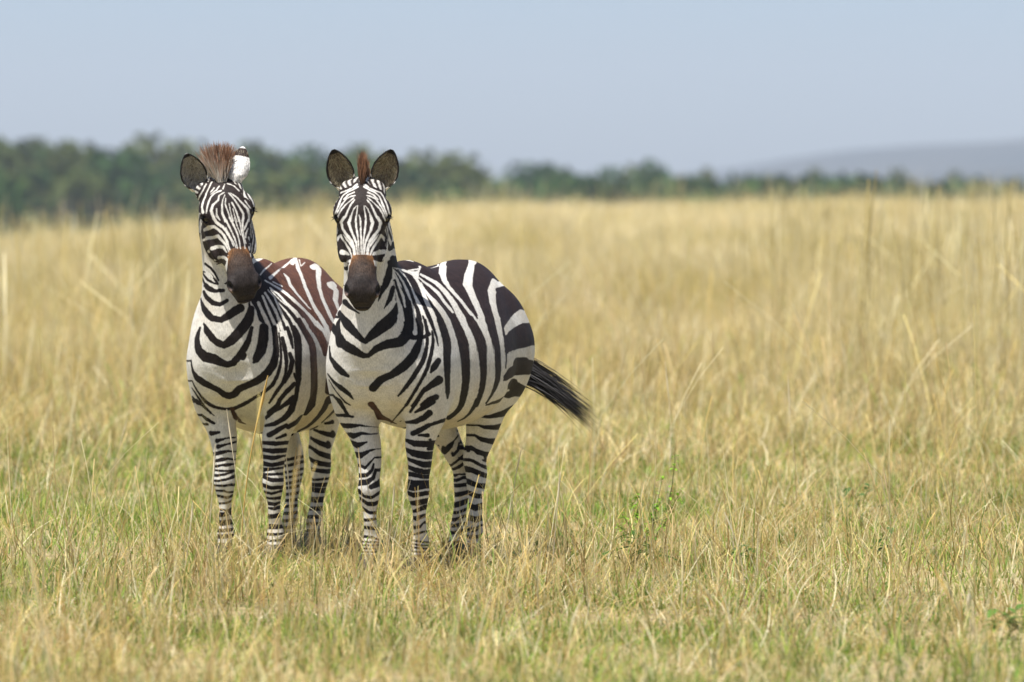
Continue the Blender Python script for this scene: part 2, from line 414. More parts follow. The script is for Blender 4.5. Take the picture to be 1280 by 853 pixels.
class Zebra:
    def __init__(z, K):
        z.K = K
        # head frame
        al = K['pitch']
        R = rotm('Z', K['yaw']) @ rotm('X', K.get('roll', 0)) @ rotm('Y', al)
        z.hu = R @ np.array([1., 0, 0]); z.hw = R @ np.array([0, 1., 0]); z.hn = R @ np.array([0, 0, 1.])
        z.hp = np.array(K['poll'])
        z.sdf_parts()
    def H(z, t, w, n):
        return z.hp + t*z.hu + w*z.hw + n*z.hn
    def sdf_parts(z):
        K = z.K
        X, Y, Z = np.eye(3)
        rs = K.get('rump', 0.0)
        sw, be = K.get('sway', 0), K.get('belly', 0)
        TT = [  # t, cy, cz, ry, rz
            (-.72, 0, .99, .06, .07), (-.685, 0, .995, .11, .145), (-.61, 0, 1.0, .168, .225), (-.50, 0, 1.0, .215, .292), (-.35, 0, .985, .262, .325),
            (-.15, 0, .943, .305, .350), (.08, 0, .930, .312, .350), (.28, 0, .943, .280, .337),
            (.42, 0, .955, .240, .315), (.54, 0, .955, .195, .255), (.62, 0, .95, .13, .16)]
        def bw(x): return max(0, 1 - abs(x + .02) / .5)
        z.torso = Loft((0, 0, 0), Y, Z, X, [(t, cy + sw*max(0, (t-.0)/.5), cz - be*bw(t), ry + be*.4*bw(t), rz + be*bw(t)) for t, cy, cz, ry, rz in TT], 2.05, .23)
        z.extra = []
        for s in (-1, 1):
            z.extra.append((Ell((.43, s*.165+sw, .88), (.15, .095, .27)), .07))     # shoulder
            z.extra.append((Ell((.545, s*.10+sw, .86), (.085, .11, .145)), .06))    # breast
            z.extra.append((Ell((-.48, s*.150, .91), (.18, .120, .25)), .08))       # croup / thigh
        z.extra.append((Ell((.30, 0, 1.20), (.16, .06, .10)), .08))                # withers
        # neck
        b = np.array(K['neck_base']); t = z.H(.055, 0, -.09)
        ax = t - b; L = np.linalg.norm(ax); ax /= L
        lat = np.cross(Z, K.get('nf', (1, 0, 0))); lat = lat - ax*(lat@ax); lat /= np.linalg.norm(lat)
        fr = np.cross(lat, ax)
        bow = K.get('bow', 0)
        z.neck = Loft(b, lat, fr, ax, [(-.08, 0, .03, .155, .16), (.0*L, 0, .035, .160, .175), (.25*L, 0, .030+bow*.6, .138, .150), (.5*L, 0, .015+bow, .113, .128),
                 (.75*L, 0, .005+bow*.5, .102, .125), (1.0*L, 0, -.005, .085, .108)], 2.0)
        # legs
        z.legs = []
        for side, T in K['fore'].items():
            (fx, fy), (kx, ky) = T
            s = 1 if side == 'L' else -1
            A = [(1.04, .40, s*.15+sw, .05, .03), (.90, .41, s*.18+sw, .13, .080), (.76, .425, s*.172+sw, .105, .085), (.64, .43, s*.155+sw*.7, .082, .078),
                 (.54, .435+(kx-.45)*.5, ky*.6+s*.055+sw*.4, .066, .062), (.45, kx-.008, ky*.9+s*.013, .054, .049), (.385, kx, ky, .047, .044), (.34, kx+.004, ky, .046, .047), (.30, kx, ky, .039, .040),
                 (.255, kx-.004+(fx-kx)*.3, ky+(fy-ky)*.3, .031, .029), (.20, kx-.004+(fx-kx)*.6, ky+(fy-ky)*.6, .030, .027), (.15, fx-.012, fy, .034, .030), (.115, fx-.010, fy, .041, .037),
                 (.075, fx+.012, fy, .032, .031), (.045, fx+.03, fy, .037, .038)]
            z.legs.append(('fore', side, Loft((0, 0, 0), X, Y, Z, [(r[0], r[1], r[2], r[3], r[4]) for r in A])))
        for side, T in K['hind'].items():
            (fx, fy), (kx, ky) = T      # foot, hock
            s = 1 if side == 'L' else -1
            y0 = s*.155; fo = K.get('stifle', {}).get(side, 0)
            A = [(1.12, -.45, y0*.8, .09, .05), (.98, -.45, y0, .215, .108), (.84, -.42+fo*.3, y0, .205, .115), (.72, -.40+(kx+.5)*.25+fo*.8, y0*.75+ky*.25, .155, .098), (.60, -.43+(kx+.5)*.5+fo*1.1, y0*.45+ky*.55, .105, .075), (.51, -.47+(kx+.5)*.75+fo, y0*.2+ky*.8, .078, .060), (.43, kx+.022+fo*.5, ky, .064, .050),
                 (.37, kx, ky, .058, .045), (.32, kx+.006, ky, .047, .040), (.26, kx+(fx-kx)*.25, ky+(fy-ky)*.3, .036, .031), (.19, kx+(fx-kx)*.55, ky+(fy-ky)*.6, .033, .029), (.12, fx-.015, fy, .042, .036),
                 (.075, fx+.012, fy, .032, .031), (.045, fx+.03, fy, .037, .037)]
            z.legs.append(('hind', side, Loft((0, 0, 0), X, Y, Z, [(r[0], r[1], r[2], r[3], r[4]) for r in A])))
        # head
        u, w, n = z.hu, z.hw, z.hn
        z.skull = Loft(z.hp, w, n, u, [(-.03, 0, -.06, .040, .035), (0, 0, -.035, .062, .055), (.05, 0, -.015, .084, .070), (.11, 0, .000, .101, .078), (.17, 0, .002, .108, .077), (.23, 0, -.004, .095, .068),
                 (.30, 0, -.008, .072, .060), (.38, 0, -.012, .060, .053), (.45, 0, -.018, .060, .051), (.50, 0, -.026, .066, .053), (.54, 0, -.038, .055, .046), (.566, 0, -.05, .036, .030)], 2.25)
        z.jaw = Loft(z.hp, w, n, u, [(.03, 0, -.09, .055, .06), (.09, 0, -.110, .082, .095), (.16, 0, -.122, .102, .108), (.24, 0, -.116, .097, .097), (.31, 0, -.097, .076, .070),
                 (.38, 0, -.080, .050, .052), (.45, 0, -.080, .044, .044), (.51, 0, -.094, .041, .042), (.55, 0, -.103, .029, .030)], 2.2)
        z.hx = []
        for s in (-1, 1):
            z.hx.append((Ell(z.H(.165, s*.094, .022), (.048, .026, .030), [u, w, n]), .025, 1))   # brow
            E = K['ears']['L' if s > 0 else 'R']; lt_ = np.cross([0, 0, 1.], [z.hu[0], z.hu[1], 0]); lt_ = lt_/np.linalg.norm(lt_)*s
            eb = z.H(E.get('t', -.005), s*E.get('w', .072), E.get('n', .03)) - np.array([0, 0, E.get('drop', .058)]) - lt_*.006
            z.hx.append((Ell(eb + np.array([0, 0, -.004]), (.025, .025, .032)), .035, 1))   # root of the ear
            z.hx.append((Ell(z.H(.265, s*.084, -.055), (.095, .022, .022), [u, w, n]), .03, 1))    # cheek crest
            z.hx.append((Ell(z.H(.515, s*.052, -.010), (.034, .022, .026), [u, w, n]), .02, 1))   # nostril wing
            z.hx.append((Ell(z.H(.520, s*.073, .006), (.026, .013, .017), rotate3([u, w, n], 2, s*-30)), .006, -1))  # nostril
            z.hx.append((Ell(z.H(.192, s*.101, .024), (.024, .014, .0165), rotate3([u, w, n], 0, s*-25)), .008, -1))  # eye socket
        z.hx.append((Ell(z.H(.545, 0, -.068), (.055, .075, .0045), [u, w, n]), .006, -1))   # mouth
        # dock of the tail
        tp = K['tail']
        z.tail = []
        for a, b, ra, rb in zip(tp[:-1], tp[1:], (.034, .027, .021, .019), (.027, .021, .019, .015)):
            a = np.array(a, float); b = np.array(b, float); d = b - a; l = np.linalg.norm(d); d /= l
            uu = np.cross(d, Y); uu /= np.linalg.norm(uu); vv = np.cross(d, uu)
            z.tail.append(Loft(a, uu, vv, d, [(0, 0, 0, ra, ra), (l/2, 0, 0, (ra+rb)/2, (ra+rb)/2), (l, 0, 0, rb, rb)]))
    def f(z, P):
        out = np.full(len(P), 1.0)
        def near(part, m):
            return ((P > part.lo - m) & (P < part.hi + m)).all(1)
        def add(d, part, k, sub=False):
            i = np.flatnonzero(near(part, .13))
            if len(i) == 0: return
            q = part(P[i])
            if sub: d[i] = -smin(-d[i], q, k)
            else: d[i] = smin(d[i], q, k)
        B = np.full(len(P), 1.0)
        # coarse fallback so that distances stay usable far away
        add(B, z.torso, .01)
        for p, k in z.extra: add(B, p, k)
        add(B, z.neck, .085)
        for _, _, l in z.legs: add(B, l, .045)
        for l in z.tail: add(B, l, .025)
        Hd = np.full(len(P), 1.0)
        add(Hd, z.skull, .01); add(Hd, z.jaw, .045)
        for p, k, s in z.hx:
            if s > 0: add(Hd, p, k)
        m = (Hd < .9)
        B = np.where(m, smin(B, Hd, .035), B)
        for p, k, s in z.hx:
            if s < 0: add(B, p, k, True)
        return B
    def build_mesh(z, h=.006, sub=True):
        V, F = surface_nets(z.f, (-.86, -.42, 0.03), (1.12, .45, 1.80), h)
        V, N = project(z.f, V, 1)
        if sub:
            VN, F = subdiv(np.concatenate([V, N], 1), F)
            V, N = VN[:, :3], VN[:, 3:]; N = N / np.linalg.norm(N, axis=1)[:, None]
            V = V - np.clip(z.f(V), -.002, .002)[:, None] * N
        return V, F, N

    def ear(z, s, E):
        """closed cup; returns verts, faces, s-param, phi, side(0 inner,1 outer)"""
        h = z.hu*0 + np.array([z.hu[0], z.hu[1], 0]); h /= np.linalg.norm(h)
        lat = np.cross([0, 0, 1.], h) * s
        base = z.H(E.get('t', -.005), s*E.get('w', .072), E.get('n', .03)) - np.array([0, 0, E.get('drop', .058)])
        d = lat*E['dir'][0] + np.array([0, 0, 1.])*E['dir'][1] + h*E['dir'][2]; d /= np.linalg.norm(d)
        op = lat*E['open'][0] + h*E['open'][1]; op = op - d*(op@d); op /= np.linalg.norm(op)
        sd = np.cross(op, d)
        L, W = E.get('len', .172), E.get('wid', .053)
        ns, nf = 34, 23
        S = np.linspace(0, 1, ns); ph = np.linspace(-1, 1, nf)
        wv = np.interp(S, [0, .1, .22, .4, .58, .75, .88, .95, 1], [.50, .66, .90, 1.02, .95, .72, .44, .25, .04]) * W
        Ph = np.interp(S, [0, .25, .6, 1], [2.6, 1.75, 1.35, 1.1])
        V = []
        for off in (0, .005):
            for i in range(ns):
                a = ph * Ph[i]; r = wv[i] / max(math.sin(min(Ph[i], math.pi/2)), .2)
                x = (r+off) * np.sin(a); y = -(r*.85+off) * np.cos(a) + r*.85*math.cos(Ph[i])
                curl = .012 * S[i]**2
                V.append(base + S[i]*L*d + x[:, None]*sd + (y[:, None]+curl)*op)
        V = np.concatenate(V); n1 = ns*nf
        F = []
        for i in range(ns-1):
            for j in range(nf-1):
                q = [i*nf+j, i*nf+j+1, (i+1)*nf+j+1, (i+1)*nf+j]
                F.append(q[::-1]); F.append([n1+k for k in q])
            F.append([i*nf, (i+1)*nf, n1+(i+1)*nf, n1+i*nf]); F.append([i*nf+nf-1, n1+i*nf+nf-1, n1+(i+1)*nf+nf-1, (i+1)*nf+nf-1])
        for j in range(nf-1):
            a = (ns-1)*nf+j; F.append([a, n1+a, n1+a+1, a+1])
        SS = np.tile(np.repeat(S, nf), 2); PH = np.tile(np.tile(ph, ns), 2); SI = np.repeat([0, 1], n1)
        return V, np.array(F), SS, PH, SI, (base, d, op, sd, L, W)
KB = dict(stifle={'R': .10}, theta=20, org=(-.346, 24.11, 0), poll=(.72, -.035, 1.655), yaw=21, pitch=62, roll=0, neck_base=(.49, -.04, 1.00), bow=.0, sway=-.025,
    ears={'L': dict(dir=(.30, 1, 0), open=(.12, 1)), 'R': dict(dir=(.30, 1, 0), open=(.12, 1))},
    fore={'L': ((.44, .112), (.45, .112)), 'R': ((.44, -.112), (.45, -.112))},
    hind={'L': ((-.43, .035), (-.46, .035)), 'R': ((-.55, -.09), (-.59, -.075))},
    tail=[(-.68, 0, 1.16), (-.77, .01, 1.08), (-.81, .05, .92), (-.81, .13, .765)])
KA = dict(stifle={'R': .04}, theta=12, org=(-1.044, 24.83, 0), poll=(.66, -.09, 1.665), yaw=25, pitch=62, roll=9, neck_base=(.47, -.045, 1.00), bow=.0, sway=-.012, belly=.03,
    ears={'L': dict(dir=(.28, 1, -.12), open=(.9, -.75)), 'R': dict(dir=(.34, 1, 0.05), open=(.45, 1))},
    fore={'L': ((.44, .104), (.45, .100)), 'R': ((.44, -.119), (.45, -.119))},
    hind={'L': ((-.43, .060), (-.47, .085)), 'R': ((-.50, -.07), (-.55, -.06))},
    tail=[(-.70, 0, 1.16), (-.77, 0, 1.10), (-.79, 0, .98), (-.78, 0, .80)])
def world_matrix(K):
    return Matrix.Translation(K['org']) @ Matrix.Rotation(rad(-90 - K['theta']), 4, 'Z')
KB['ears'] = {'L': dict(dir=(.30, 1, 0), open=(.12, 1)), 'R': dict(dir=(.30, 1, 0), open=(.12, 1))}
KA['ears'] = {'L': dict(dir=(.26, 1, -.12), open=(.9, -.75), w=.074, wid=.048), 'R': dict(dir=(.44, 1, 0.05), open=(.35, 1), w=.084, inner=(.42, .38, .32), hair=(.74, .70, .62))}
# painted coat stripes and one back highlight: kind, then x y z radius (mm) along each stripe in the zebra's own frame
STROKES_A = [
('K', 'T', [14, 157, 1211, 107, 84, 151, 1212, 103, 185, 143, 1214, 97, 275, 132, 1215, 88, 359, 120, 1216, 73, 424, 103, 1217, 56, 473, 92, 1217, 44]),
('K', 'T', [128, 231, 1111, 106, 208, 224, 1108, 106, 308, 212, 1102, 105, 425, 215, 1099, 105]),
('K', 'T', [537, 154, 1101, 91, 556, 125, 1110, 78, 581, 98, 1119, 65]),
('K', 'T', [581, 76, 1167, 33]),
('K', 'T', [-258, 159, 1221, 67]),
('K', 'T', [844, 109, 1253, 56, 837, 131, 1238, 49, 532, 76, 1218, 44]),
('K', 'T', [525, 61, 1253, 44, 416, 62, 1269, 44, 299, 61, 1285, 44, -122, -34, 1288, 44, -229, -49, 1294, 44, -37, 11, 1285, 44, -76, 3, 1288, 44, -115, -5, 1290, 44, -154, -14, 1293, 44]),
('W', 'T', [-360, 95, 1275, 15, -320, 100, 1274, 15, -281, 103, 1271, 15, -241, 105, 1268, 15, -324, 112, 1265, 15, -149, 153, 1222, 13, -21, 190, 1180, 11, 48, 220, 1136, 10, 73, 245, 1097, 10, 85, 266, 1058, 10, 74, 282, 1027, 9]),
('W', 'T', [-220, 24, 1299, 8, -181, 31, 1293, 8, -143, 37, 1288, 8, -104, 44, 1284, 8, -316, 5, 1310, 8, -221, 33, 1297, 8, -154, 55, 1285, 8, -42, 88, 1264, 10, 77, 136, 1225, 9, 161, 171, 1187, 10, 199, 199, 1148, 10, 214, 213, 1124, 9, 221, 227, 1100, 9, 215, 239, 1079, 10, 205, 250, 1060, 11, 193, 270, 1020, 11, 192, 283, 985, 12]),
('W', 'T', [268, 103, 1245, 4, 271, 120, 1228, 9, 315, 142, 1198, 8, 319, 170, 1163, 6, 306, 194, 1132, 5, 283, 216, 1101, 3, 269, 223, 1092, 2]),
('W', 'T', [515, 81, 1220, 3, 471, 105, 1200, 4, 444, 130, 1182, 6, 447, 153, 1166, 7, 452, 177, 1148, 7, 441, 197, 1128, 8, 412, 212, 1108, 8, 372, 220, 1090, 9, 332, 228, 1071, 9, 303, 239, 1049, 10, 280, 251, 1026, 11, 259, 264, 1003, 11, 242, 273, 986, 12]),
('W', 'T', [510, 102, 1188, 3, 491, 133, 1161, 5, 497, 155, 1140, 5, 502, 176, 1118, 6, 497, 195, 1099, 8, 483, 212, 1079, 9, 466, 226, 1054, 10, 443, 238, 1030, 11, 416, 247, 1007, 12, 393, 252, 990, 12]),
('W', 'T', [517, 108, 1175, 2, 511, 125, 1157, 2, 511, 147, 1135, 2, 508, 182, 1105, 1]),
('W', 'T', [450, 100, 1213, 3, 409, 130, 1193, 3]),
('W', 'T', [527, 64, 1246, 3, 456, 61, 1265, 4, 363, 60, 1282, 2, 304, 55, 1291, 2, -18, -16, 1284, 2, -57, -25, 1285, 2, -96, -34, 1286, 2, -135, -42, 1287, 2]),
('W', 'T', [452, 87, 1230, 8, 312, 87, 1259, 5, -32, 36, 1281, 6, -247, 9, 1304, 5, -93, 50, 1282, 5, -133, 44, 1286, 5, -171, 38, 1291, 5, -210, 31, 1296, 5]),
('W', 'T', [-268, 36, 1302, 3, -131, 78, 1274, 2, -170, 74, 1279, 2, -209, 70, 1284, 2, -249, 67, 1290, 2]),
('W', 'T', [-352, 176, 1190, 18, -313, 181, 1190, 18, -273, 184, 1189, 18, -233, 186, 1188, 18, -304, 198, 1166, 18, -145, 232, 1124, 16, -102, 259, 1081, 11]),
('W', 'T', [639, 48, 1129, 3, 639, 64, 1094, 8, 644, 74, 1051, 11, 647, 76, 1020, 12, 649, 77, 995, 12]),
('W', 'T', [823, 116, 1171, 3, 606, 75, 1124, 7, 606, 85, 1102, 7, 606, 95, 1081, 8, 607, 114, 1042, 9, 612, 122, 1015, 10, 617, 127, 994, 10]),
('W', 'T', [836, 133, 1193, 3, 575, 85, 1154, 4, 577, 95, 1133, 5, 579, 104, 1110, 5, 581, 115, 1089, 6, 582, 125, 1067, 6, 586, 144, 1028, 8, 592, 157, 994, 8]),
('W', 'T', [830, 140, 1199, 3, 556, 92, 1166, 5, 554, 113, 1132, 5, 557, 136, 1093, 6, 561, 147, 1072, 6, 565, 156, 1050, 7, 571, 168, 1019, 7, 576, 177, 993, 7]),
('W', 'T', [531, 98, 1179, 2, 524, 124, 1149, 3, 537, 145, 1110, 5, 544, 158, 1086, 5, 549, 170, 1062, 5, 550, 183, 1039, 6, 550, 193, 1019, 7, 551, 202, 993, 8]),
('W', 'T', [528, 143, 1123, 2, 527, 174, 1092, 3, 523, 200, 1058, 5, 514, 220, 1018, 8, 505, 231, 992, 10]),
('W', 'T', [442, 233, 1048, 9, 424, 240, 1030, 9, 398, 249, 1004, 10, 376, 257, 972, 11, 355, 265, 937, 12, 334, 272, 904, 13, 313, 277, 870, 14, 297, 280, 837, 15, 284, 281, 804, 16, 276, 276, 770, 18, 264, 269, 737, 19, 237, 260, 699, 19, 208, 251, 669, 20]),
('W', 'T', [276, 250, 1032, 11, 236, 271, 996, 11, 217, 285, 965, 13, 194, 295, 942, 7]),
('W', 'T', [190, 274, 1012, 13, 201, 285, 973, 13]),
('W', 'T', [515, 215, 1032, 7, 503, 230, 997, 10, 495, 238, 974, 11, 489, 244, 949, 13, 489, 250, 924, 15, 490, 254, 897, 17, 489, 256, 869, 18, 485, 257, 840, 19, 482, 256, 813, 18, 479, 253, 788, 17, 478, 246, 744, 21, 474, 240, 708, 23, 467, 234, 678, 24]),
('W', 'T', [549, 183, 1042, 7, 549, 192, 1023, 7, 549, 201, 998, 8, 552, 213, 955, 4, 558, 221, 912, 2]),
('W', 'T', [570, 158, 1038, 6, 572, 168, 1017, 6, 574, 181, 990, 7, 576, 191, 964, 7, 577, 199, 938, 7, 575, 208, 911, 6, 570, 216, 886, 5, 556, 225, 846, 4, 547, 228, 824, 2]),
('W', 'T', [581, 151, 1025, 8, 588, 157, 1002, 7, 596, 164, 973, 7, 602, 167, 947, 6, 608, 169, 921, 5, 612, 170, 896, 5, 615, 169, 869, 5, 615, 164, 839, 6, 614, 155, 809, 7, 612, 136, 779, 10, 606, 117, 756, 13]),
('W', 'T', [607, 109, 1051, 8, 608, 119, 1029, 9, 612, 130, 999, 10, 620, 134, 970, 10, 629, 135, 939, 11, 636, 130, 907, 12, 639, 121, 879, 13, 641, 91, 844, 15]),
('W', 'T', [490, 227, 688, 26, 416, 242, 682, 26, 233, 242, 671, 26, 213, 252, 674, 26, 246, 244, 682, 27, 311, 231, 695, 28, 483, 237, 713, 29, 530, 211, 727, 31, 560, 186, 739, 32, 579, 168, 747, 33]),
('K', 'T', [480, 224, 1049, 9, 471, 233, 1026, 11, 452, 244, 996, 13, 422, 254, 968, 15, 397, 262, 938, 16, 399, 267, 906, 17, 404, 270, 873, 17, 397, 270, 840, 17, 383, 267, 807, 18, 364, 261, 773, 18, 337, 251, 739, 19, 303, 237, 701, 18, 273, 224, 671, 18]),
('K', 'T', [361, 246, 1020, 11, 320, 254, 1003, 14, 285, 266, 979, 18, 271, 275, 955, 17, 263, 282, 931, 15, 265, 287, 895, 9]),
('K', 'T', [197, 291, 735, 20, 232, 293, 780, 11]),
('K', 'T', [163, 280, 690, 18]),
('K', 'T', [268, 227, 672, 15, 256, 194, 636, 13, 426, 220, 622, 12, 449, 207, 604, 11, 483, 175, 583, 9]),
('K', 'T', [173, 278, 691, 13, 155, 255, 651, 11, 147, 237, 628, 10, 135, 214, 605, 9, 118, 191, 586, 8, 99, 164, 568, 8, 76, 121, 549, 7, -413, -35, 514, 7]),
('K', 'T', [22, 279, 650, 10, 29, 265, 633, 8, 28, 242, 610, 7, 18, 214, 588, 5, -344, 99, 554, 4, -384, 56, 534, 2, -49, 126, 549, 2, -88, 116, 551, 2, -125, 106, 555, 2, -162, 94, 563, 2]),
('K', 'C', [530, 211, 1015, 11, 526, 219, 998, 13, 522, 227, 972, 15, 526, 231, 941, 16, 534, 234, 907, 15, 539, 236, 873, 14, 538, 235, 842, 13, 526, 234, 798, 11, 521, 226, 754, 9, 514, 218, 710, 8, 511, 206, 675, 9, 511, 188, 645, 11]),
('K', 'C', [554, 190, 1016, 7, 555, 206, 972, 8, 559, 216, 929, 4]),
('K', 'C', [585, 184, 782, 8, 582, 197, 803, 8, 576, 209, 830, 9, 570, 217, 873, 10, 578, 207, 904, 7]),
('K', 'C', [555, 222, 816, 5, 528, 228, 776, 4]),
('K', 'C', [542, 106, 689, 4, 568, 127, 711, 5, 584, 148, 738, 7, 588, 176, 773, 7, 591, 190, 813, 5, 593, 195, 842, 6, 593, 196, 873, 8, 594, 193, 903, 8, 592, 187, 930, 9, 586, 176, 973, 7]),
('K', 'C', [542, 218, 772, 9, 552, 205, 757, 9, 559, 187, 738, 9, 556, 159, 707, 8, 538, 141, 676, 10, 505, 96, 644, 11]),
('K', 'C', [526, 210, 715, 9, 536, 185, 693, 8, 533, 153, 667, 7]),
('K', 'C', [631, 105, 1017, 18, 636, 106, 997, 19, 640, 105, 970, 20, 642, 101, 943, 20, 644, 95, 918, 21, 647, 75, 883, 15, 646, 64, 868, 5]),
('K', 'C', [392, -286, 782, 3, 432, -285, 782, 3, 471, -278, 781, 3, 508, -264, 781, 3, 554, -237, 783, 3, 559, -225, 761, 3, 559, -209, 735, 4, 554, -193, 712, 5, 547, -176, 691, 7, 538, -157, 677, 7, 527, -136, 667, 6, 500, -99, 659, 5, 480, -68, 661, 8, 511, -24, 678, 8, 532, 9, 693, 7, 563, 44, 711, 6, 586, 74, 725, 6, 598, 98, 738, 6, 608, 137, 769, 7, 612, 160, 809, 7, 611, 173, 852, 6, 608, 177, 895, 5, 604, 174, 924, 5, 599, 170, 952, 4, 589, 161, 995, 3]),
('K', 'C', [425, -292, 869, 3, 465, -286, 869, 3, 503, -275, 869, 3, 539, -260, 869, 3, 580, -234, 871, 3, 583, -230, 848, 4, 584, -224, 823, 7, 596, -203, 797, 13, 608, -168, 776, 14, 610, -132, 759, 11, 603, -103, 744, 11, 585, -85, 726, 13, 573, -66, 719, 14, 575, -43, 726, 14, 595, -15, 751, 14, 614, 31, 769, 13, 623, 56, 779, 14, 630, 80, 791, 15, 633, 102, 806, 16, 633, 121, 822, 16, 628, 146, 857, 16, 621, 156, 900, 13, 616, 156, 925, 12, 611, 153, 952, 11, 602, 148, 987, 11, 594, 142, 1016, 11]),
('K', 'C', [621, -183, 1015, 5, 616, -191, 995, 8, 614, -198, 967, 12, 621, -194, 940, 15, 631, -185, 916, 17, 647, -153, 890, 20, 656, -111, 882, 20, 656, -79, 867, 15, 653, -53, 858, 12, 653, -26, 865, 13, 659, 7, 900, 14, 662, 30, 935, 13, 662, 44, 961, 11, 659, 54, 1000, 8, 656, 58, 1017, 7]),
('K', 'C', [655, 17, 889, 12, 656, 22, 900, 12]),
('K', 'C', [651, -154, 1016, 4, 657, -148, 1003, 9, 671, -115, 969, 12, 676, -87, 948, 11, 676, -60, 939, 11, 679, -28, 957, 14, 679, -10, 974, 15, 676, 7, 992, 16, 669, 27, 1018, 15]),
('K', 'C', [31, -327, 751, 2, 70, -325, 751, 2, 110, -321, 750, 2, 150, -315, 750, 2, 530, -244, 751, 2, 541, -224, 727, 4, 541, -205, 699, 5, 533, -185, 669, 4, 521, -161, 642, 4]),
('K', 'C', [31, -319, 721, 4, 71, -317, 720, 4, 110, -312, 720, 4, 150, -305, 719, 4, 502, -249, 711, 4, 522, -224, 688, 8, 535, -193, 677, 4]),
('R', 'C', [478, -77, 655, 7, 439, -74, 623, 9, 294, -90, 596, 9, 276, -72, 586, 3]),
('K', 'C', [194, -189, 1174, 9, 234, -185, 1175, 9, 273, -180, 1176, 9, 313, -175, 1177, 9, 605, -173, 1227, 9, 649, -139, 1193, 10, 668, -107, 1177, 8, 677, -64, 1179, 7]),
('K', 'C', [147, -213, 1146, 7, 186, -210, 1147, 7, 226, -206, 1148, 7, 266, -202, 1149, 7, 620, -166, 1171, 7, 640, -150, 1150, 9, 667, -112, 1124, 10, 679, -77, 1118, 8, 679, -46, 1136, 7]),
('K', 'C', [96, -248, 1096, 5, 136, -246, 1096, 5, 176, -243, 1097, 5, 216, -239, 1098, 5, 571, -193, 1140, 5, 627, -163, 1097, 13, 652, -140, 1076, 14, 670, -116, 1059, 13, 682, -72, 1051, 11, 681, -36, 1073, 16, 676, -11, 1090, 17, 668, 10, 1103, 17]),
('K', 'C', [644, -159, 1033, 4, 665, -135, 998, 13, 671, -119, 978, 14, 675, -101, 960, 13, 677, -60, 943, 12, 681, -23, 969, 17, 679, -6, 985, 19, 675, 11, 1004, 20, 668, 29, 1027, 20, 659, 43, 1051, 20, 653, 50, 1078, 16, 647, 53, 1099, 13]),
('K', 'C', [520, -183, 1258, 3, 560, -185, 1258, 3, 598, -176, 1258, 3, 632, -158, 1258, 3, 653, -138, 1259, 3, 667, -112, 1237, 4, 673, -92, 1211, 4]),
('K', 'C', [867, 62, 1176, 6, 870, 76, 1202, 8, 865, 88, 1228, 9]),
('K', 'C', [381, -263, 698, 8, 420, -267, 697, 8, 459, -263, 695, 8, 495, -248, 694, 8, 524, -225, 695, 8, 534, -202, 683, 6, 526, -173, 652, 4, 516, -149, 632, 2]),
('K', 'C', [370, -233, 641, 5, 406, -244, 637, 5, 444, -243, 635, 5, 480, -229, 632, 5, 504, -208, 633, 5, 507, -183, 614, 7, 507, -151, 597, 5]),
('K', 'C', [12, -273, 639, 5, 51, -270, 637, 5, 91, -264, 636, 5, 130, -255, 635, 5, 469, -211, 593, 5, 497, -183, 592, 5]),
('K', 'C', [10, -258, 623, 9, 50, -255, 621, 9, 89, -249, 620, 9, 128, -239, 619, 9, 491, -169, 552, 9, 502, -130, 558, 5]),
('K', 'C', [3, -241, 607, 8, 43, -237, 605, 8, 82, -230, 603, 8, 121, -221, 603, 8, 498, -140, 520, 8, 494, -103, 531, 3, 485, -91, 533, 3, 472, -80, 534, 3, 451, -71, 534, 3, 57, -147, 555, 3, 18, -154, 556, 3, -21, -161, 559, 3, -60, -165, 564, 3]),
('K', 'C', [0, -225, 594, 8, 40, -220, 592, 8, 79, -213, 590, 8, 118, -204, 590, 8, 496, -136, 494, 8, 492, -101, 505, 4, 484, -89, 508, 4, 472, -78, 511, 4, 451, -70, 514, 4, 65, -139, 552, 4, 26, -147, 553, 4, -13, -153, 556, 4, -52, -158, 561, 4]),
('K', 'FRF', [451, -166, 461, 8, 443, -134, 469, 8, 436, -104, 476, 4, 431, -79, 472, 2]),
('K', 'FRF', [452, -159, 432, 5, 445, -129, 439, 8, 439, -103, 443, 4, 435, -77, 437, 3]),
('K', 'FRF', [454, -151, 409, 5, 448, -128, 415, 4, 445, -111, 415, 7, 437, -77, 419, 3]),
('K', 'FRF', [456, -149, 391, 4, 450, -119, 389, 4]),
('K', 'FRF', [458, -146, 369, 5, 449, -110, 376, 5, 440, -72, 389, 4]),
('K', 'FRF', [459, -143, 346, 4, 452, -109, 352, 5, 441, -69, 367, 7]),
('K', 'FRF', [459, -146, 325, 4, 453, -118, 325, 4, 447, -88, 329, 5, 441, -62, 325, 7]),
('K', 'FRF', [456, -144, 303, 4, 450, -119, 302, 4, 447, -106, 296, 4]),
('K', 'FRF', [452, -143, 279, 5, 443, -107, 272, 5, 436, -59, 290, 7]),
('K', 'FRF', [447, -140, 246, 4, 441, -112, 248, 4, 433, -62, 268, 7]),
('K', 'FRF', [445, -136, 219, 4, 438, -104, 215, 5, 432, -74, 237, 5]),
('K', 'FRF', [442, -132, 197, 9, 434, -87, 206, 8]),
('K', 'FRF', [432, -132, 160, 11, 425, -91, 166, 10]),
('K', 'FRF', [430, -131, 127, 7, 422, -92, 131, 6]),
('K', 'FRF', [439, -131, 101, 8, 428, -91, 105, 7]),
('K', 'FRF', [456, -128, 71, 3, 446, -83, 71, 3]),
('K', 'FRF', [466, -126, 55, 3, 456, -81, 55, 3]),
('K', 'C', [480, 76, 622, 7, 521, 119, 654, 9, 533, 149, 666, 7, 532, 189, 690, 8]),
('K', 'C', [477, 71, 587, 5, 506, 119, 597, 9, 510, 161, 619, 10, 511, 181, 638, 12, 511, 197, 659, 13, 518, 212, 703, 13]),
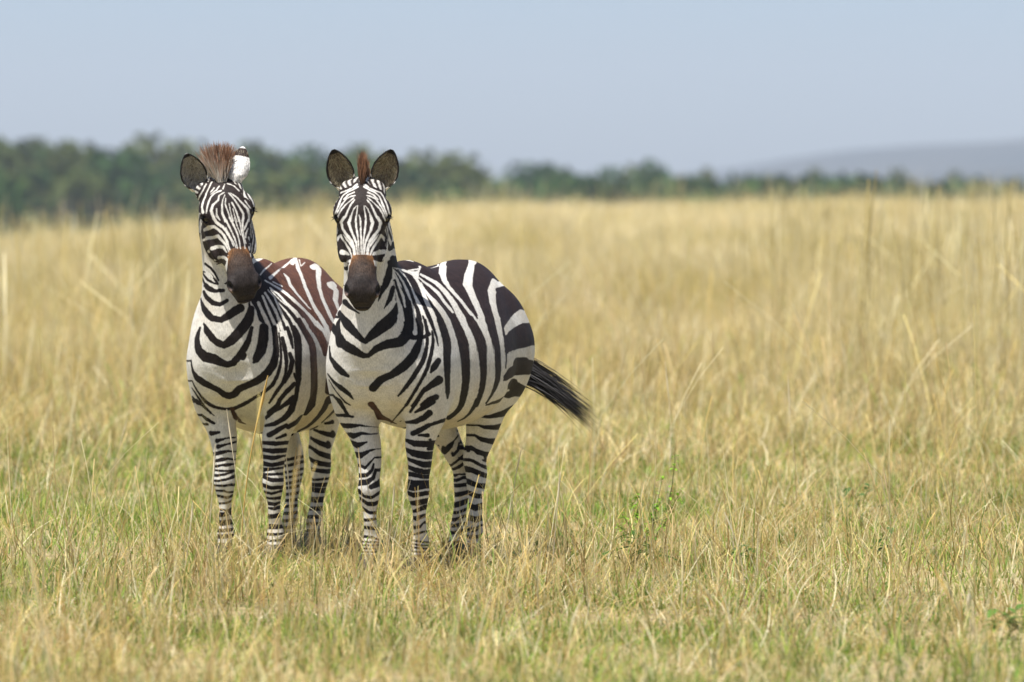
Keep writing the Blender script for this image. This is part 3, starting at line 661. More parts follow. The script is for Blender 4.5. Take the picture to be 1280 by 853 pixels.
('K', 'C', [-106, -110, 552, 3, -69, -105, 545, 3, -30, -99, 540, 3, 9, -91, 537, 3, 93, -56, 537, 3, 133, -32, 541, 3, 499, 95, 548, 10, 502, 136, 571, 10, 493, 170, 592, 7]),
('K', 'C', [498, 126, 533, 4, 477, 161, 548, 7]),
('K', 'FLF', [446, 61, 513, 7, 437, 104, 511, 9, 428, 146, 513, 7]),
('K', 'FLF', [449, 59, 482, 7, 440, 100, 478, 10, 431, 145, 480, 9]),
('K', 'FLF', [451, 62, 452, 8, 442, 105, 448, 9, 433, 143, 456, 4]),
('K', 'FLF', [454, 61, 422, 9, 447, 97, 417, 8, 436, 142, 426, 8]),
('K', 'FLF', [457, 63, 396, 8, 449, 97, 400, 5, 440, 138, 404, 4]),
('K', 'FLF', [455, 81, 376, 5, 447, 119, 378, 5]),
('K', 'FLF', [461, 56, 367, 7, 455, 95, 352, 8, 444, 146, 352, 7]),
('K', 'FLF', [464, 52, 331, 8, 454, 90, 318, 7, 443, 145, 320, 7]),
('K', 'FLF', [460, 53, 301, 5, 450, 93, 292, 5, 442, 143, 305, 5]),
('K', 'FLF', [455, 59, 277, 4, 449, 84, 270, 4, 438, 140, 274, 7]),
('K', 'FLF', [449, 71, 250, 7, 442, 105, 244, 7, 435, 139, 257, 4]),
('K', 'FLF', [446, 81, 228, 4, 441, 105, 226, 7, 434, 137, 235, 7]),
('K', 'FLF', [442, 87, 191, 9, 432, 138, 200, 8]),
('K', 'FLF', [431, 88, 147, 10, 421, 135, 147, 8]),
('K', 'FLF', [433, 93, 114, 5, 423, 136, 116, 4]),
('K', 'FLF', [446, 97, 87, 4, 435, 141, 89, 4]),
('K', 'FLF', [458, 102, 66, 3, 448, 144, 68, 3]),
('K', 'FLF', [467, 105, 49, 3, 458, 147, 49, 3]),
('K', 'T', [-342, 137, 566, 5, -364, 164, 570, 8, -88, 249, 625, 8, -126, 240, 626, 8, -164, 228, 628, 8, -200, 212, 632, 8]),
('K', 'T', [-362, 81, 536, 5, -371, 125, 520, 9, -420, 155, 510, 12, -70, 224, 601, 12, -109, 215, 602, 12, -147, 204, 604, 12, -183, 190, 609, 12]),
('K', 'T', [-152, 95, 560, 6, -115, 106, 553, 6, -77, 116, 549, 6, -38, 125, 548, 6, -391, 59, 498, 6, -379, 104, 476, 10, -412, 136, 462, 12, -53, 199, 582, 12, -92, 191, 582, 12, -130, 180, 585, 12, -167, 167, 590, 12]),
('K', 'FLH', [-437, 45, 457, 7, -448, 84, 430, 11, -468, 140, 407, 12]),
('K', 'FLH', [-442, 25, 411, 7, -460, 62, 388, 11, -476, 119, 375, 10]),
('K', 'FLH', [-455, 13, 361, 7, -464, 61, 352, 8, -475, 115, 345, 9]),
('K', 'FLH', [-449, 14, 321, 6, -458, 58, 307, 5, -467, 103, 312, 5]),
('K', 'FLH', [-449, 19, 285, 7, -467, 103, 285, 9]),
('K', 'FLH', [-447, 16, 268, 9, -461, 82, 259, 11]),
('K', 'FLH', [-442, 22, 218, 10, -455, 84, 218, 12]),
('K', 'FLH', [-439, 27, 178, 7, -450, 80, 178, 9]),
('K', 'FLH', [-442, 29, 141, 7, -453, 80, 141, 8]),
('K', 'FLH', [-434, 31, 110, 6, -445, 81, 110, 7]),
('K', 'FLH', [-416, 35, 80, 6, -427, 86, 80, 6]),
('K', 'FLH', [-403, 38, 58, 5, -414, 89, 58, 5]),
('K', 'FRH', [-531, -90, 393, 6, -532, -29, 407, 6]),
('K', 'FRH', [-544, -93, 365, 6, -552, -24, 383, 6]),
('K', 'FRH', [-540, -92, 336, 5, -558, -26, 351, 5]),
('K', 'FRH', [-536, -95, 311, 5, -554, -20, 327, 5]),
('K', 'FRH', [-533, -97, 284, 6, -552, -15, 302, 6]),
('K', 'FRH', [-530, -99, 262, 6, -548, -24, 276, 6]),
('K', 'FRH', [-525, -97, 235, 6, -541, -31, 244, 6]),
('K', 'FRH', [-520, -96, 208, 6, -533, -38, 213, 6]),
('K', 'FRH', [-515, -95, 181, 6, -527, -42, 186, 6]),
('K', 'FRH', [-515, -95, 150, 6, -526, -46, 154, 6]),
('K', 'FRH', [-509, -93, 118, 6, -520, -49, 123, 6]),
('K', 'FRH', [-492, -89, 87, 6, -504, -45, 92, 6]),
('K', 'FRH', [-474, -84, 57, 6, -486, -41, 61, 6]),
('K', 'H', [755, -38, 1618, 45, 773, -39, 1599, 58, 789, -40, 1572, 74, 797, -37, 1553, 83, 802, -33, 1533, 90, 804, -30, 1519, 95]),
('K', 'H', [794, -114, 1556, 34, 805, -118, 1535, 34, 806, -125, 1513, 35]),
('K', 'H', [767, 38, 1532, 45]),
('K', 'H', [810, -21, 1480, 81, 811, -13, 1467, 76, 814, -2, 1449, 69, 817, 9, 1431, 61, 821, 24, 1407, 47, 823, 36, 1388, 35]),
('K', 'H', [776, -100, 1434, 47, 773, -100, 1415, 46, 775, -98, 1389, 45, 779, -93, 1366, 43, 785, -82, 1343, 41, 788, -68, 1326, 38, 784, -42, 1312, 27]),
('K', 'H', [562, -188, 1419, 20, 559, -187, 1403, 21, 538, -184, 1378, 21, 522, -180, 1353, 21, 461, -147, 1318, 21]),
('K', 'H', [772, 67, 1434, 16]),
('W', 'H', [727, -126, 1637, 3, 746, -135, 1610, 3, 744, -150, 1586, 3, 727, -160, 1571, 3, 602, -186, 1556, 3, 600, -188, 1528, 3, 794, -136, 1510, 4]),
('W', 'H', [724, -102, 1646, 3, 746, -107, 1624, 3, 757, -111, 1609, 3, 765, -116, 1594, 4, 781, -123, 1567, 4, 800, -125, 1540, 4, 810, -118, 1516, 7]),
('W', 'H', [757, -82, 1621, 3, 770, -95, 1602, 2]),
('W', 'H', [766, -49, 1610, 3, 773, -63, 1604, 3, 779, -79, 1594, 3, 786, -89, 1581, 3, 791, -95, 1567, 4, 805, -100, 1540, 4, 813, -103, 1513, 3]),
('W', 'H', [748, -62, 1629, 3, 765, -69, 1613, 3, 777, -91, 1594, 2]),
('W', 'H', [769, -34, 1602, 2, 782, -53, 1589, 3, 794, -55, 1567, 4, 802, -76, 1548, 5, 809, -82, 1524, 7, 811, -73, 1500, 7, 812, -62, 1478, 6]),
('W', 'H', [775, -30, 1591, 1, 788, -35, 1572, 2, 799, -36, 1546, 4, 803, -35, 1530, 4, 806, -33, 1513, 5, 807, -25, 1494, 5, 810, -18, 1478, 5]),
('W', 'H', [806, -58, 1532, 2, 810, -57, 1508, 3, 812, -42, 1483, 2]),
('W', 'H', [783, -24, 1575, 2, 794, -23, 1551, 3, 796, -17, 1536, 3, 797, -10, 1519, 3, 799, -2, 1496, 3, 802, 5, 1478, 4]),
('W', 'H', [787, -8, 1554, 2, 793, -1, 1524, 2, 795, 6, 1499, 3, 799, 13, 1478, 3]),
('W', 'H', [786, 9, 1532, 2, 789, 16, 1505, 2, 792, 28, 1478, 2]),
('W', 'H', [780, 2, 1559, 3, 781, 16, 1535, 3, 782, 23, 1519, 3, 783, 28, 1502, 3, 787, 36, 1478, 3]),
('W', 'H', [764, -16, 1599, 2, 767, -4, 1588, 3, 769, 10, 1572, 3, 770, 24, 1553, 3, 769, 35, 1535, 4, 763, 49, 1510, 5, 768, 51, 1493, 4, 774, 51, 1478, 4]),
('W', 'H', [761, -8, 1599, 2, 759, 16, 1583, 3, 757, 30, 1569, 3, 754, 43, 1554, 4, 744, 62, 1532, 5, 738, 69, 1505, 5, 746, 69, 1478, 4]),
('W', 'H', [734, -41, 1637, 2, 756, -43, 1618, 3]),
('W', 'H', [726, -32, 1640, 2, 725, -18, 1636, 2, 723, -2, 1629, 2, 729, 22, 1608, 2]),
('W', 'H', [739, 50, 1567, 2, 739, 60, 1553, 2, 736, 71, 1537, 2, 694, 75, 1521, 4]),
('W', 'H', [614, -186, 1547, 2, 612, -188, 1522, 3, 598, -190, 1496, 2, 578, -190, 1477, 2]),
('W', 'H', [811, -73, 1499, 7, 811, -67, 1486, 7, 813, -56, 1472, 7, 815, -42, 1462, 7, 817, -27, 1453, 6, 819, -16, 1440, 6, 821, -6, 1426, 5, 824, 3, 1412, 4, 827, 12, 1399, 4, 833, 24, 1372, 2]),
('W', 'H', [810, -59, 1501, 2, 812, -44, 1485, 2]),
('W', 'H', [807, -27, 1499, 5, 808, -19, 1486, 4, 810, -9, 1469, 4, 812, 0, 1453, 4, 815, 9, 1437, 3, 818, 18, 1420, 3, 821, 27, 1402, 3, 827, 35, 1381, 2, 831, 41, 1364, 2]),
('W', 'H', [816, -16, 1453, 1, 818, -8, 1439, 2, 822, 2, 1421, 2, 825, 13, 1404, 2, 828, 23, 1388, 2, 833, 35, 1364, 1]),
('W', 'H', [800, -1, 1493, 4, 801, 7, 1479, 4, 804, 17, 1461, 4, 806, 25, 1446, 3, 808, 32, 1431, 3, 812, 39, 1413, 3, 816, 45, 1394, 2, 822, 50, 1375, 2, 826, 53, 1361, 2]),
('W', 'H', [792, 17, 1493, 2, 795, 23, 1477, 2, 798, 32, 1455, 2, 801, 41, 1436, 2, 803, 47, 1420, 2]),
('W', 'H', [782, 33, 1496, 3, 784, 37, 1482, 3, 788, 42, 1464, 3, 793, 48, 1442, 3, 798, 54, 1420, 3, 801, 60, 1402, 3, 805, 64, 1385, 2, 816, 71, 1356, 2]),
('W', 'H', [769, 50, 1493, 4, 775, 49, 1479, 4, 782, 50, 1461, 4, 787, 53, 1444, 3, 792, 57, 1426, 2, 796, 64, 1402, 2, 800, 70, 1383, 2]),
('W', 'H', [738, 69, 1493, 4, 761, 64, 1469, 4, 782, 58, 1442, 3]),
('W', 'H', [759, 69, 1447, 3, 780, 65, 1426, 3, 790, 66, 1407, 2]),
('W', 'H', [748, -129, 1440, 7, 791, -96, 1450, 11, 811, -68, 1455, 6, 817, -44, 1439, 6, 820, -31, 1428, 6, 824, -20, 1415, 6, 830, -4, 1388, 6, 835, 3, 1370, 4, 839, 9, 1356, 3]),
('W', 'H', [680, -153, 1395, 5, 767, -111, 1405, 8, 780, -84, 1407, 7, 813, -50, 1414, 8, 822, -31, 1396, 6, 830, -13, 1380, 5, 835, -3, 1363, 4, 839, 4, 1348, 2]),
('W', 'H', [604, -190, 1484, 3, 599, -191, 1468, 3, 597, -191, 1447, 3, 591, -190, 1431, 3, 587, -189, 1413, 3, 576, -187, 1393, 3, 563, -187, 1375, 3, 552, -186, 1357, 3, 534, -183, 1336, 3, 389, -150, 1212, 3, 318, -164, 1190, 3, 301, -173, 1181, 2]),
('W', 'H', [585, -191, 1473, 2, 583, -191, 1459, 2, 576, -190, 1439, 2, 573, -189, 1420, 2, 565, -188, 1401, 3, 556, -186, 1383, 3, 544, -185, 1364, 3, 528, -182, 1345, 3, 462, -150, 1304, 4, 339, -150, 1204, 4, 307, -164, 1192, 3, 291, -172, 1183, 2]),
('W', 'H', [684, -162, 1460, 4, 676, -165, 1438, 3]),
('W', 'H', [661, -161, 1379, 4, 643, -166, 1364, 5, 623, -173, 1343, 6, 614, -174, 1324, 6, 628, -165, 1302, 6, 642, -153, 1286, 6, 663, -125, 1270, 6]),
('W', 'H', [688, -126, 1346, 7, 783, -84, 1361, 8, 791, -56, 1369, 8, 825, -25, 1367, 7, 837, -5, 1345, 3]),
('W', 'H', [666, -138, 1327, 4, 666, -131, 1305, 6, 669, -117, 1281, 4]),
('W', 'H', [688, -98, 1311, 5, 785, -53, 1322, 7, 824, -20, 1323, 8, 844, 2, 1310, 6]),
('W', 'H', [677, -87, 1273, 7, 681, -64, 1280, 8, 847, 3, 1281, 5]),
('W', 'H', [763, 74, 1407, 5, 754, 75, 1396, 4]),
('W', 'H', [785, 81, 1366, 5, 789, 84, 1356, 4]),
('W', 'H', [678, -70, 1272, 11, 836, -6, 1277, 8]),
('W', 'H', [676, -68, 1242, 10, 676, -71, 1234, 7]),
('W', 'H', [633, -158, 1271, 8, 656, -132, 1250, 8, 665, -116, 1236, 5]),
('W', 'H', [598, -176, 1246, 7, 621, -164, 1233, 7, 638, -151, 1217, 6, 661, -123, 1201, 5, 673, -94, 1188, 5]),
('K', 'H', [295, -168, 1188, 3, 599, -176, 1252, 4, 632, -157, 1237, 5, 649, -140, 1223, 5, 668, -106, 1209, 4, 674, -88, 1207, 3]),
('K', 'H', [644, -152, 1293, 5, 666, -121, 1274, 5, 672, -103, 1253, 4, 673, -93, 1237, 4, 674, -85, 1223, 3]),
('K', 'H', [279, -186, 1169, 2, 264, -192, 1162, 4, 243, -200, 1155, 5, 626, -161, 1198, 5, 645, -144, 1184, 5, 659, -125, 1177, 5, 669, -106, 1174, 5, 675, -83, 1178, 5, 677, -65, 1182, 4]),
('K', 'C', [500, -158, 1498, 3, 534, -177, 1499, 3, 572, -188, 1499, 3, 611, -189, 1500, 3, 609, -190, 1479, 3, 604, -190, 1450, 3, 593, -189, 1421, 3, 580, -187, 1393, 3, 555, -186, 1364, 3, 536, -183, 1337, 3, 355, -159, 1194, 3, 306, -174, 1180, 3, 266, -179, 1179, 3, 226, -183, 1178, 3, 187, -187, 1176, 3]),
('K', 'C', [492, -150, 1498, 3, 524, -172, 1499, 3, 560, -186, 1499, 3, 599, -190, 1500, 3, 597, -191, 1479, 3, 590, -191, 1450, 3, 581, -189, 1420, 3, 569, -187, 1392, 3, 548, -185, 1364, 3, 508, -176, 1334, 3, 323, -158, 1197, 3, 297, -172, 1183, 3, 257, -177, 1182, 3, 217, -182, 1180, 3, 178, -185, 1179, 3]),
('K', 'C', [484, -150, 1466, 2, 516, -172, 1467, 2, 552, -186, 1467, 2, 591, -191, 1468, 2, 659, -176, 1468, 2, 647, -180, 1435, 2, 372, -151, 1206, 2, 332, -150, 1205, 2, 292, -154, 1204, 2, 252, -159, 1203, 2])]
STROKES_B = [
('K', 'T', [221, 123, 1225, 90, 170, 131, 1222, 92, 93, 141, 1219, 94, 16, 152, 1215, 97, -39, 158, 1213, 99]),
('K', 'T', [489, 143, 1148, 85, 515, 146, 1126, 84, 542, 147, 1095, 84, 558, 147, 1073, 84]),
('K', 'T', [290, 213, 1090, 89, 244, 219, 1097, 90, 171, 225, 1107, 90, 90, 229, 1117, 90, 29, 229, 1124, 90]),
('K', 'T', [499, 79, 1228, 38, 567, 69, 1259, 19]),
('K', 'T', [541, 104, 1165, 55]),
('K', 'T', [639, 56, 1306, 11, 596, 63, 1300, 14, 415, 24, 1293, 17, 383, 42, 1288, 18, 351, 54, 1286, 19]),
('K', 'T', [-392, 101, 1268, 44, -353, 109, 1265, 44, -313, 116, 1262, 44, -274, 120, 1258, 44, -404, 94, 1273, 44, -222, 147, 1232, 37, -106, 183, 1190, 32, -24, 215, 1148, 29, 9, 242, 1106, 24, 29, 265, 1064, 20, 41, 283, 1021, 17]),
('W', 'T', [-488, 150, 1197, 24, -449, 161, 1197, 24, -410, 167, 1195, 24, -370, 172, 1192, 24, -349, 163, 1208, 24, -207, 199, 1171, 22, -138, 229, 1129, 19, -99, 255, 1087, 16, -79, 276, 1044, 16, -63, 287, 1018, 15, -52, 295, 997, 15]),
('W', 'T', [-86, 272, 1054, 19, -69, 284, 1026, 18, -53, 298, 990, 16, -40, 307, 957, 13, -32, 314, 926, 11, -24, 320, 883, 9, -9, 321, 840, 9, 11, 317, 798, 9, 37, 305, 760, 8, 56, 289, 726, 7, 56, 267, 691, 5]),
('W', 'T', [-389, 44, 1302, 19, -351, 55, 1299, 19, -312, 65, 1295, 19, -273, 72, 1289, 19, -259, 82, 1283, 19, -110, 129, 1242, 21, -1, 165, 1204, 24, 33, 194, 1171, 19, 48, 209, 1150, 18, 59, 224, 1128, 17, 67, 237, 1107, 16, 73, 249, 1086, 15, 86, 268, 1048, 17, 98, 278, 1022, 17, 107, 285, 1001, 17]),
('W', 'T', [-207, -21, 1297, 17, -170, -7, 1295, 17, -132, 7, 1292, 17, -95, 20, 1288, 17, -68, 28, 1285, 17, 114, 92, 1253, 17, 179, 127, 1224, 14, 192, 153, 1199, 12, 189, 179, 1169, 10, 176, 207, 1135, 9, 170, 220, 1115, 9, 161, 233, 1096, 10, 135, 255, 1061, 12, 117, 273, 1027, 15, 105, 285, 1001, 16]),
('W', 'T', [108, 261, 1057, 19, 106, 271, 1035, 18, 100, 285, 1004, 15, 96, 296, 972, 14, 98, 303, 943, 14, 104, 308, 915, 15, 109, 311, 887, 15, 110, 313, 857, 15, 108, 312, 828, 14, 105, 309, 801, 13, 104, 300, 766, 14, 102, 289, 736, 14, 97, 275, 710, 13, 91, 264, 692, 13]),
('W', 'T', [351, 84, 1254, 5, 317, 100, 1239, 7, 273, 124, 1217, 10, 265, 140, 1201, 11, 262, 157, 1183, 12, 258, 174, 1162, 12, 254, 190, 1140, 13, 255, 205, 1117, 14, 255, 218, 1093, 16, 253, 229, 1072, 18, 252, 239, 1051, 19, 252, 250, 1025, 20, 251, 257, 1004, 20]),
('W', 'T', [252, 235, 1060, 16, 248, 246, 1038, 16, 241, 259, 1006, 16, 235, 270, 975, 16, 235, 277, 946, 17, 237, 281, 918, 17, 237, 284, 890, 18, 236, 286, 860, 19, 232, 285, 831, 20, 227, 283, 804, 20, 219, 276, 769, 20, 209, 266, 739, 19, 191, 243, 696, 19]),
('W', 'T', [385, 85, 1244, 2, 368, 106, 1222, 5, 341, 128, 1201, 7, 322, 152, 1175, 9, 324, 167, 1156, 8, 326, 181, 1137, 8, 307, 201, 1107, 7, 298, 209, 1094, 5]),
('W', 'T', [394, 102, 1218, 2, 406, 120, 1193, 5, 429, 152, 1164, 8, 432, 185, 1130, 13, 421, 197, 1111, 13, 408, 207, 1092, 14, 390, 223, 1053, 16, 384, 231, 1028, 17, 379, 237, 1007, 17]),
('W', 'T', [402, 219, 1063, 14, 397, 227, 1041, 14, 386, 236, 1009, 14, 377, 244, 978, 14, 378, 249, 950, 15, 385, 253, 922, 17, 391, 257, 894, 19, 391, 258, 864, 21, 386, 257, 834, 22, 377, 254, 808, 23, 368, 249, 781, 23, 358, 242, 757, 23, 327, 228, 725, 24, 293, 213, 699, 26]),
('W', 'T', [446, 52, 1268, 2, 409, 72, 1252, 5, 408, 98, 1218, 7, 418, 112, 1198, 8, 440, 129, 1177, 8, 466, 147, 1156, 9, 482, 163, 1135, 9, 488, 177, 1114, 9, 490, 189, 1093, 10, 491, 199, 1072, 10, 491, 207, 1051, 11, 489, 220, 1009, 11]),
('W', 'T', [490, 202, 1065, 7, 490, 212, 1037, 8, 489, 221, 1001, 8, 491, 227, 970, 9, 496, 231, 938, 10, 503, 235, 907, 10, 506, 237, 875, 11, 503, 238, 844, 11, 497, 237, 812, 13, 490, 234, 776, 17, 484, 231, 748, 21]),
('W', 'T', [550, 62, 1277, 3, 498, 65, 1253, 5, 495, 87, 1215, 6, 505, 108, 1178, 7, 514, 130, 1144, 8, 523, 149, 1115, 10, 531, 168, 1081, 8, 532, 187, 1043, 8, 526, 202, 1010, 6]),
('W', 'T', [523, 149, 1115, 8, 534, 158, 1092, 7, 544, 166, 1065, 5, 554, 172, 1031, 7, 559, 177, 1010, 7]),
('K', 'T', [535, 164, 1081, 3, 541, 181, 1039, 6, 543, 191, 1010, 6]),
('W', 'T', [617, 63, 1279, 2, 589, 69, 1263, 3, 564, 72, 1245, 4, 546, 79, 1225, 5, 540, 95, 1187, 6, 541, 113, 1149, 7, 549, 128, 1115, 8, 566, 138, 1073, 9, 578, 144, 1039, 10, 587, 149, 1011, 10]),
('W', 'T', [625, 62, 1272, 2, 603, 69, 1251, 3, 591, 74, 1230, 4, 583, 80, 1208, 5, 582, 88, 1174, 6, 583, 98, 1141, 6, 587, 102, 1120, 3]),
('W', 'T', [630, 66, 1221, 2, 625, 73, 1188, 3, 619, 80, 1150, 5, 613, 91, 1108, 13, 620, 98, 1066, 16, 640, 97, 1032, 19]),
('W', 'T', [417, 52, 1271, 2, 346, 66, 1275, 4, -42, 14, 1285, 4, -79, 0, 1288, 4, -117, -14, 1290, 4, -154, -28, 1291, 4]),  # highlight along the back, painted as a thin white line
('W', 'T', [525, 219, 939, 25, 536, 219, 915, 31, 547, 218, 880, 40, 554, 213, 843, 49, 554, 208, 813, 55, 556, 195, 776, 57, 548, 192, 749, 53, 519, 208, 731, 44, 474, 229, 715, 32, 447, 235, 713, 25, 484, 228, 732, 27, 535, 207, 764, 33, 576, 186, 794, 40, 586, 180, 805, 42, 574, 189, 799, 41, 548, 205, 785, 38, 508, 224, 766, 34, 451, 240, 744, 29, 317, 225, 720, 25, 245, 229, 700, 22, 200, 233, 687, 19]),
('K', 'T', [458, 212, 1064, 14, 455, 220, 1042, 15, 448, 229, 1011, 16, 443, 236, 979, 17, 448, 241, 951, 17, 459, 244, 923, 16, 467, 247, 896, 15, 469, 249, 866, 14, 467, 248, 837, 12, 462, 247, 811, 11, 455, 245, 781, 10, 449, 243, 760, 10, 441, 240, 734, 4]),
('K', 'T', [318, 223, 1061, 17, 315, 232, 1039, 18, 308, 244, 1008, 20, 302, 253, 976, 21, 302, 260, 948, 21, 302, 264, 920, 20, 302, 267, 891, 19, 299, 268, 862, 18, 294, 267, 833, 17, 288, 265, 806, 16, 280, 258, 771, 15, 269, 248, 741, 15, 243, 227, 697, 12]),
('K', 'T', [259, 239, 720, 10, 236, 215, 681, 11, 232, 192, 660, 10, 229, 166, 641, 10, 427, 218, 639, 8, 464, 210, 634, 7, 496, 181, 622, 6]),
('K', 'T', [190, 248, 1059, 17, 185, 259, 1037, 19, 174, 273, 1005, 20, 167, 285, 973, 21, 167, 292, 945, 20, 170, 297, 917, 18, 173, 300, 888, 16, 172, 301, 859, 15, 170, 301, 829, 14, 166, 298, 802, 13, 160, 290, 767, 12, 154, 280, 738, 11, 137, 256, 694, 10]),
('K', 'T', [154, 268, 717, 11, 144, 249, 687, 9, 129, 220, 656, 6, 122, 195, 636, 5, 129, 170, 623, 3]),
('K', 'T', [19, 269, 1056, 17, 21, 279, 1034, 16, 20, 292, 1002, 15, 20, 302, 970, 14, 26, 310, 942, 14, 33, 315, 913, 14, 39, 318, 885, 14, 40, 320, 855, 14, 39, 319, 826, 13, 37, 316, 799, 12, 45, 306, 763, 9, 53, 294, 734, 6, 61, 273, 700, 4]),
('K', 'T', [-271, 21, 1305, 41, -234, 32, 1299, 41, -197, 43, 1292, 41, -159, 53, 1285, 41, -308, 7, 1309, 41, -221, 37, 1296, 41, -20, 100, 1256, 36, 102, 145, 1214, 27, 133, 172, 1185, 17, 130, 201, 1151, 15, 129, 216, 1130, 13, 127, 230, 1108, 11, 125, 245, 1084, 6, 122, 255, 1065, 3]),
('W', 'T', [-587, 222, 1056, 31, -551, 238, 1058, 31, -512, 248, 1058, 31, -473, 253, 1059, 31, -449, 252, 1063, 31, -383, 254, 1052, 28, -319, 258, 1039, 24, -174, 283, 1016, 17, -124, 292, 1000, 13]),
('W', 'T', [-484, 286, 909, 33, -444, 288, 909, 33, -404, 288, 909, 33, -365, 286, 909, 33, -509, 282, 905, 33, -391, 287, 903, 30, -266, 291, 898, 26, -122, 316, 880, 17, -65, 321, 860, 9]),
('K', 'T', [-425, 179, 1181, 13, -386, 182, 1178, 13, -346, 187, 1176, 13, -307, 192, 1175, 13, -470, 172, 1182, 13, -416, 194, 1164, 31, -371, 215, 1132, 47, -272, 240, 1097, 30, -174, 263, 1064, 11, -138, 274, 1045, 2]),
('K', 'T', [-375, 214, 1134, 44, -506, 208, 1136, 24, -373, 226, 1114, 24, -412, 227, 1116, 24, -452, 227, 1117, 24, -492, 224, 1117, 24]),
('K', 'T', [-547, 267, 982, 45, -508, 274, 983, 45, -468, 278, 983, 45, -428, 279, 983, 45, -459, 279, 982, 45, -378, 278, 974, 44, -224, 293, 958, 35, -126, 307, 941, 24, -83, 314, 920, 11]),
('K', 'T', [-132, 271, 1053, 4, -113, 284, 1024, 5, -97, 297, 989, 6, -91, 304, 965, 5, -85, 310, 942, 5, -72, 316, 911, 4, -61, 320, 882, 3, -51, 321, 848, 3]),
('K', 'T', [-385, 284, 853, 29, -345, 282, 853, 29, -305, 282, 854, 29, -267, 289, 854, 29, -489, 278, 837, 29, -390, 282, 839, 28, -298, 280, 837, 27, -129, 314, 824, 22, -69, 317, 808, 15, -44, 316, 796, 4]),
('K', 'T', [-325, 255, 768, 23, -287, 259, 771, 23, -249, 271, 772, 23, -211, 284, 771, 23, -500, 237, 731, 23, -386, 245, 739, 24, -346, 232, 723, 16, -145, 266, 708, 11, -10, 274, 698, 6, 45, 267, 691, 3]),
('K', 'T', [614, 60, 1322, 13, 370, 6, 1307, 17, 363, 30, 1300, 16, 326, 44, 1296, 13, 222, 35, 1297, 9, -18, -16, 1284, 9, -56, -30, 1284, 9, -93, -43, 1284, 9, -131, -57, 1283, 9]),
('W', 'T', [417, 52, 1271, 2, 346, 66, 1275, 4, -42, 14, 1285, 4, -79, 0, 1288, 4, -117, -14, 1290, 4, -154, -28, 1291, 4]),  # the painted back highlight again, over the dark withers
('K', 'FLH', [-437, 213, 650, 21, -425, 168, 637, 13, -409, 114, 626, 7, -389, 60, 629, 3]),
('K', 'FLH', [-450, 173, 579, 14, -435, 127, 577, 10, -418, 87, 580, 7, -406, 63, 588, 3]),
('K', 'FLH', [-472, 146, 507, 16, -452, 98, 516, 11, -435, 62, 527, 9, -421, 42, 543, 5]),
('K', 'FLH', [-467, 124, 450, 9, -453, 83, 457, 10, -439, 46, 470, 11, -432, 28, 485, 9]),
('K', 'FLH', [-474, 90, 392, 8, -455, 59, 408, 7, -438, 33, 427, 7, -430, 17, 434, 6]),
('K', 'FLH', [-478, 86, 356, 9, -465, 51, 372, 11, -449, 19, 388, 11, -440, -3, 392, 12]),
('K', 'FLH', [-470, 79, 314, 11, -457, 44, 320, 10, -447, 11, 333, 11, -441, -10, 342, 11]),
('K', 'T', [-198, 121, 624, 6, -163, 137, 619, 6, -126, 152, 617, 6, -88, 165, 617, 6, -453, 83, 427, 6, -414, 82, 433, 3]),
('K', 'FLH', [-464, 65, 271, 9, -454, 36, 275, 10, -443, 7, 286, 10, -438, -7, 295, 5]),
('K', 'FLH', [-457, 59, 229, 13, -447, 34, 221, 13, -440, 11, 231, 11]),
('K', 'FLH', [-453, 60, 177, 11, -446, 39, 170, 13, -437, 17, 177, 11]),
('K', 'FLH', [-456, 59, 146, 4, -450, 42, 131, 9, -444, 26, 126, 9]),
('K', 'FLH', [-445, 62, 101, 7, -437, 47, 96, 7, -431, 31, 96, 7]),
('K', 'C', [469, 171, 557, 6, -327, -95, 538, 5]),
('K', 'C', [372, 114, 525, 6, 385, 146, 522, 6, 414, 166, 520, 6, 449, 169, 518, 6, 468, 162, 519, 6, 431, 170, 522, 6, -389, -116, 493, 3]),
('K', 'C', [-100, -9, 585, 12, -63, 5, 581, 12, -25, 18, 579, 12, 12, 32, 580, 12, -417, -101, 465, 12, -387, -61, 493, 11, -386, -42, 517, 3, -395, -35, 528, 3, -413, -33, 538, 3, -56, 104, 593, 3, -93, 90, 593, 3, -130, 76, 596, 3, -166, 60, 601, 3]),
('K', 'C', [-101, -1, 585, 7, -64, 13, 581, 7, -26, 26, 580, 7, 11, 40, 580, 7, -431, -63, 451, 7, -427, -38, 474, 5, -420, -32, 505, 3, -450, -28, 504, 3, -486, -39, 501, 3, -517, -60, 496, 3, -533, -87, 485, 3]),
('K', 'FRH', [-542, -116, 401, 6, -522, -74, 427, 6, -508, -40, 453, 7, -493, -27, 473, 4]),
('K', 'FRH', [-566, -114, 383, 6, -559, -78, 399, 8, -540, -40, 423, 7]),
('K', 'FRH', [-580, -110, 356, 6, -586, -93, 362, 3]),
('K', 'FRH', [-577, -102, 334, 6, -591, -76, 347, 6]),
('K', 'C', [-495, -107, 540, 5, -486, -80, 550, 5, -461, -54, 555, 5, -426, -38, 558, 5, -55, 99, 592, 5, -93, 85, 592, 5, -130, 71, 595, 5, -166, 55, 600, 5]),
('K', 'C', [-446, -29, 508, 7, -58, 116, 596, 11, -95, 102, 596, 11, -133, 88, 598, 11, -169, 72, 603, 11]),
('K', 'C', [-372, 29, 477, 9, -368, 43, 489, 8]),
('K', 'FRH', [-574, -100, 311, 7, -586, -69, 315, 7]),
('K', 'FRH', [-573, -100, 271, 9, -589, -57, 280, 9]),
('K', 'FRH', [-566, -104, 225, 11, -587, -55, 243, 11]),
('K', 'FRH', [-564, -96, 192, 6, -583, -49, 210, 6]),
('K', 'FRH', [-563, -103, 161, 7, -575, -65, 177, 6]),
('K', 'FRH', [-562, -107, 135, 7, -577, -66, 143, 7]),
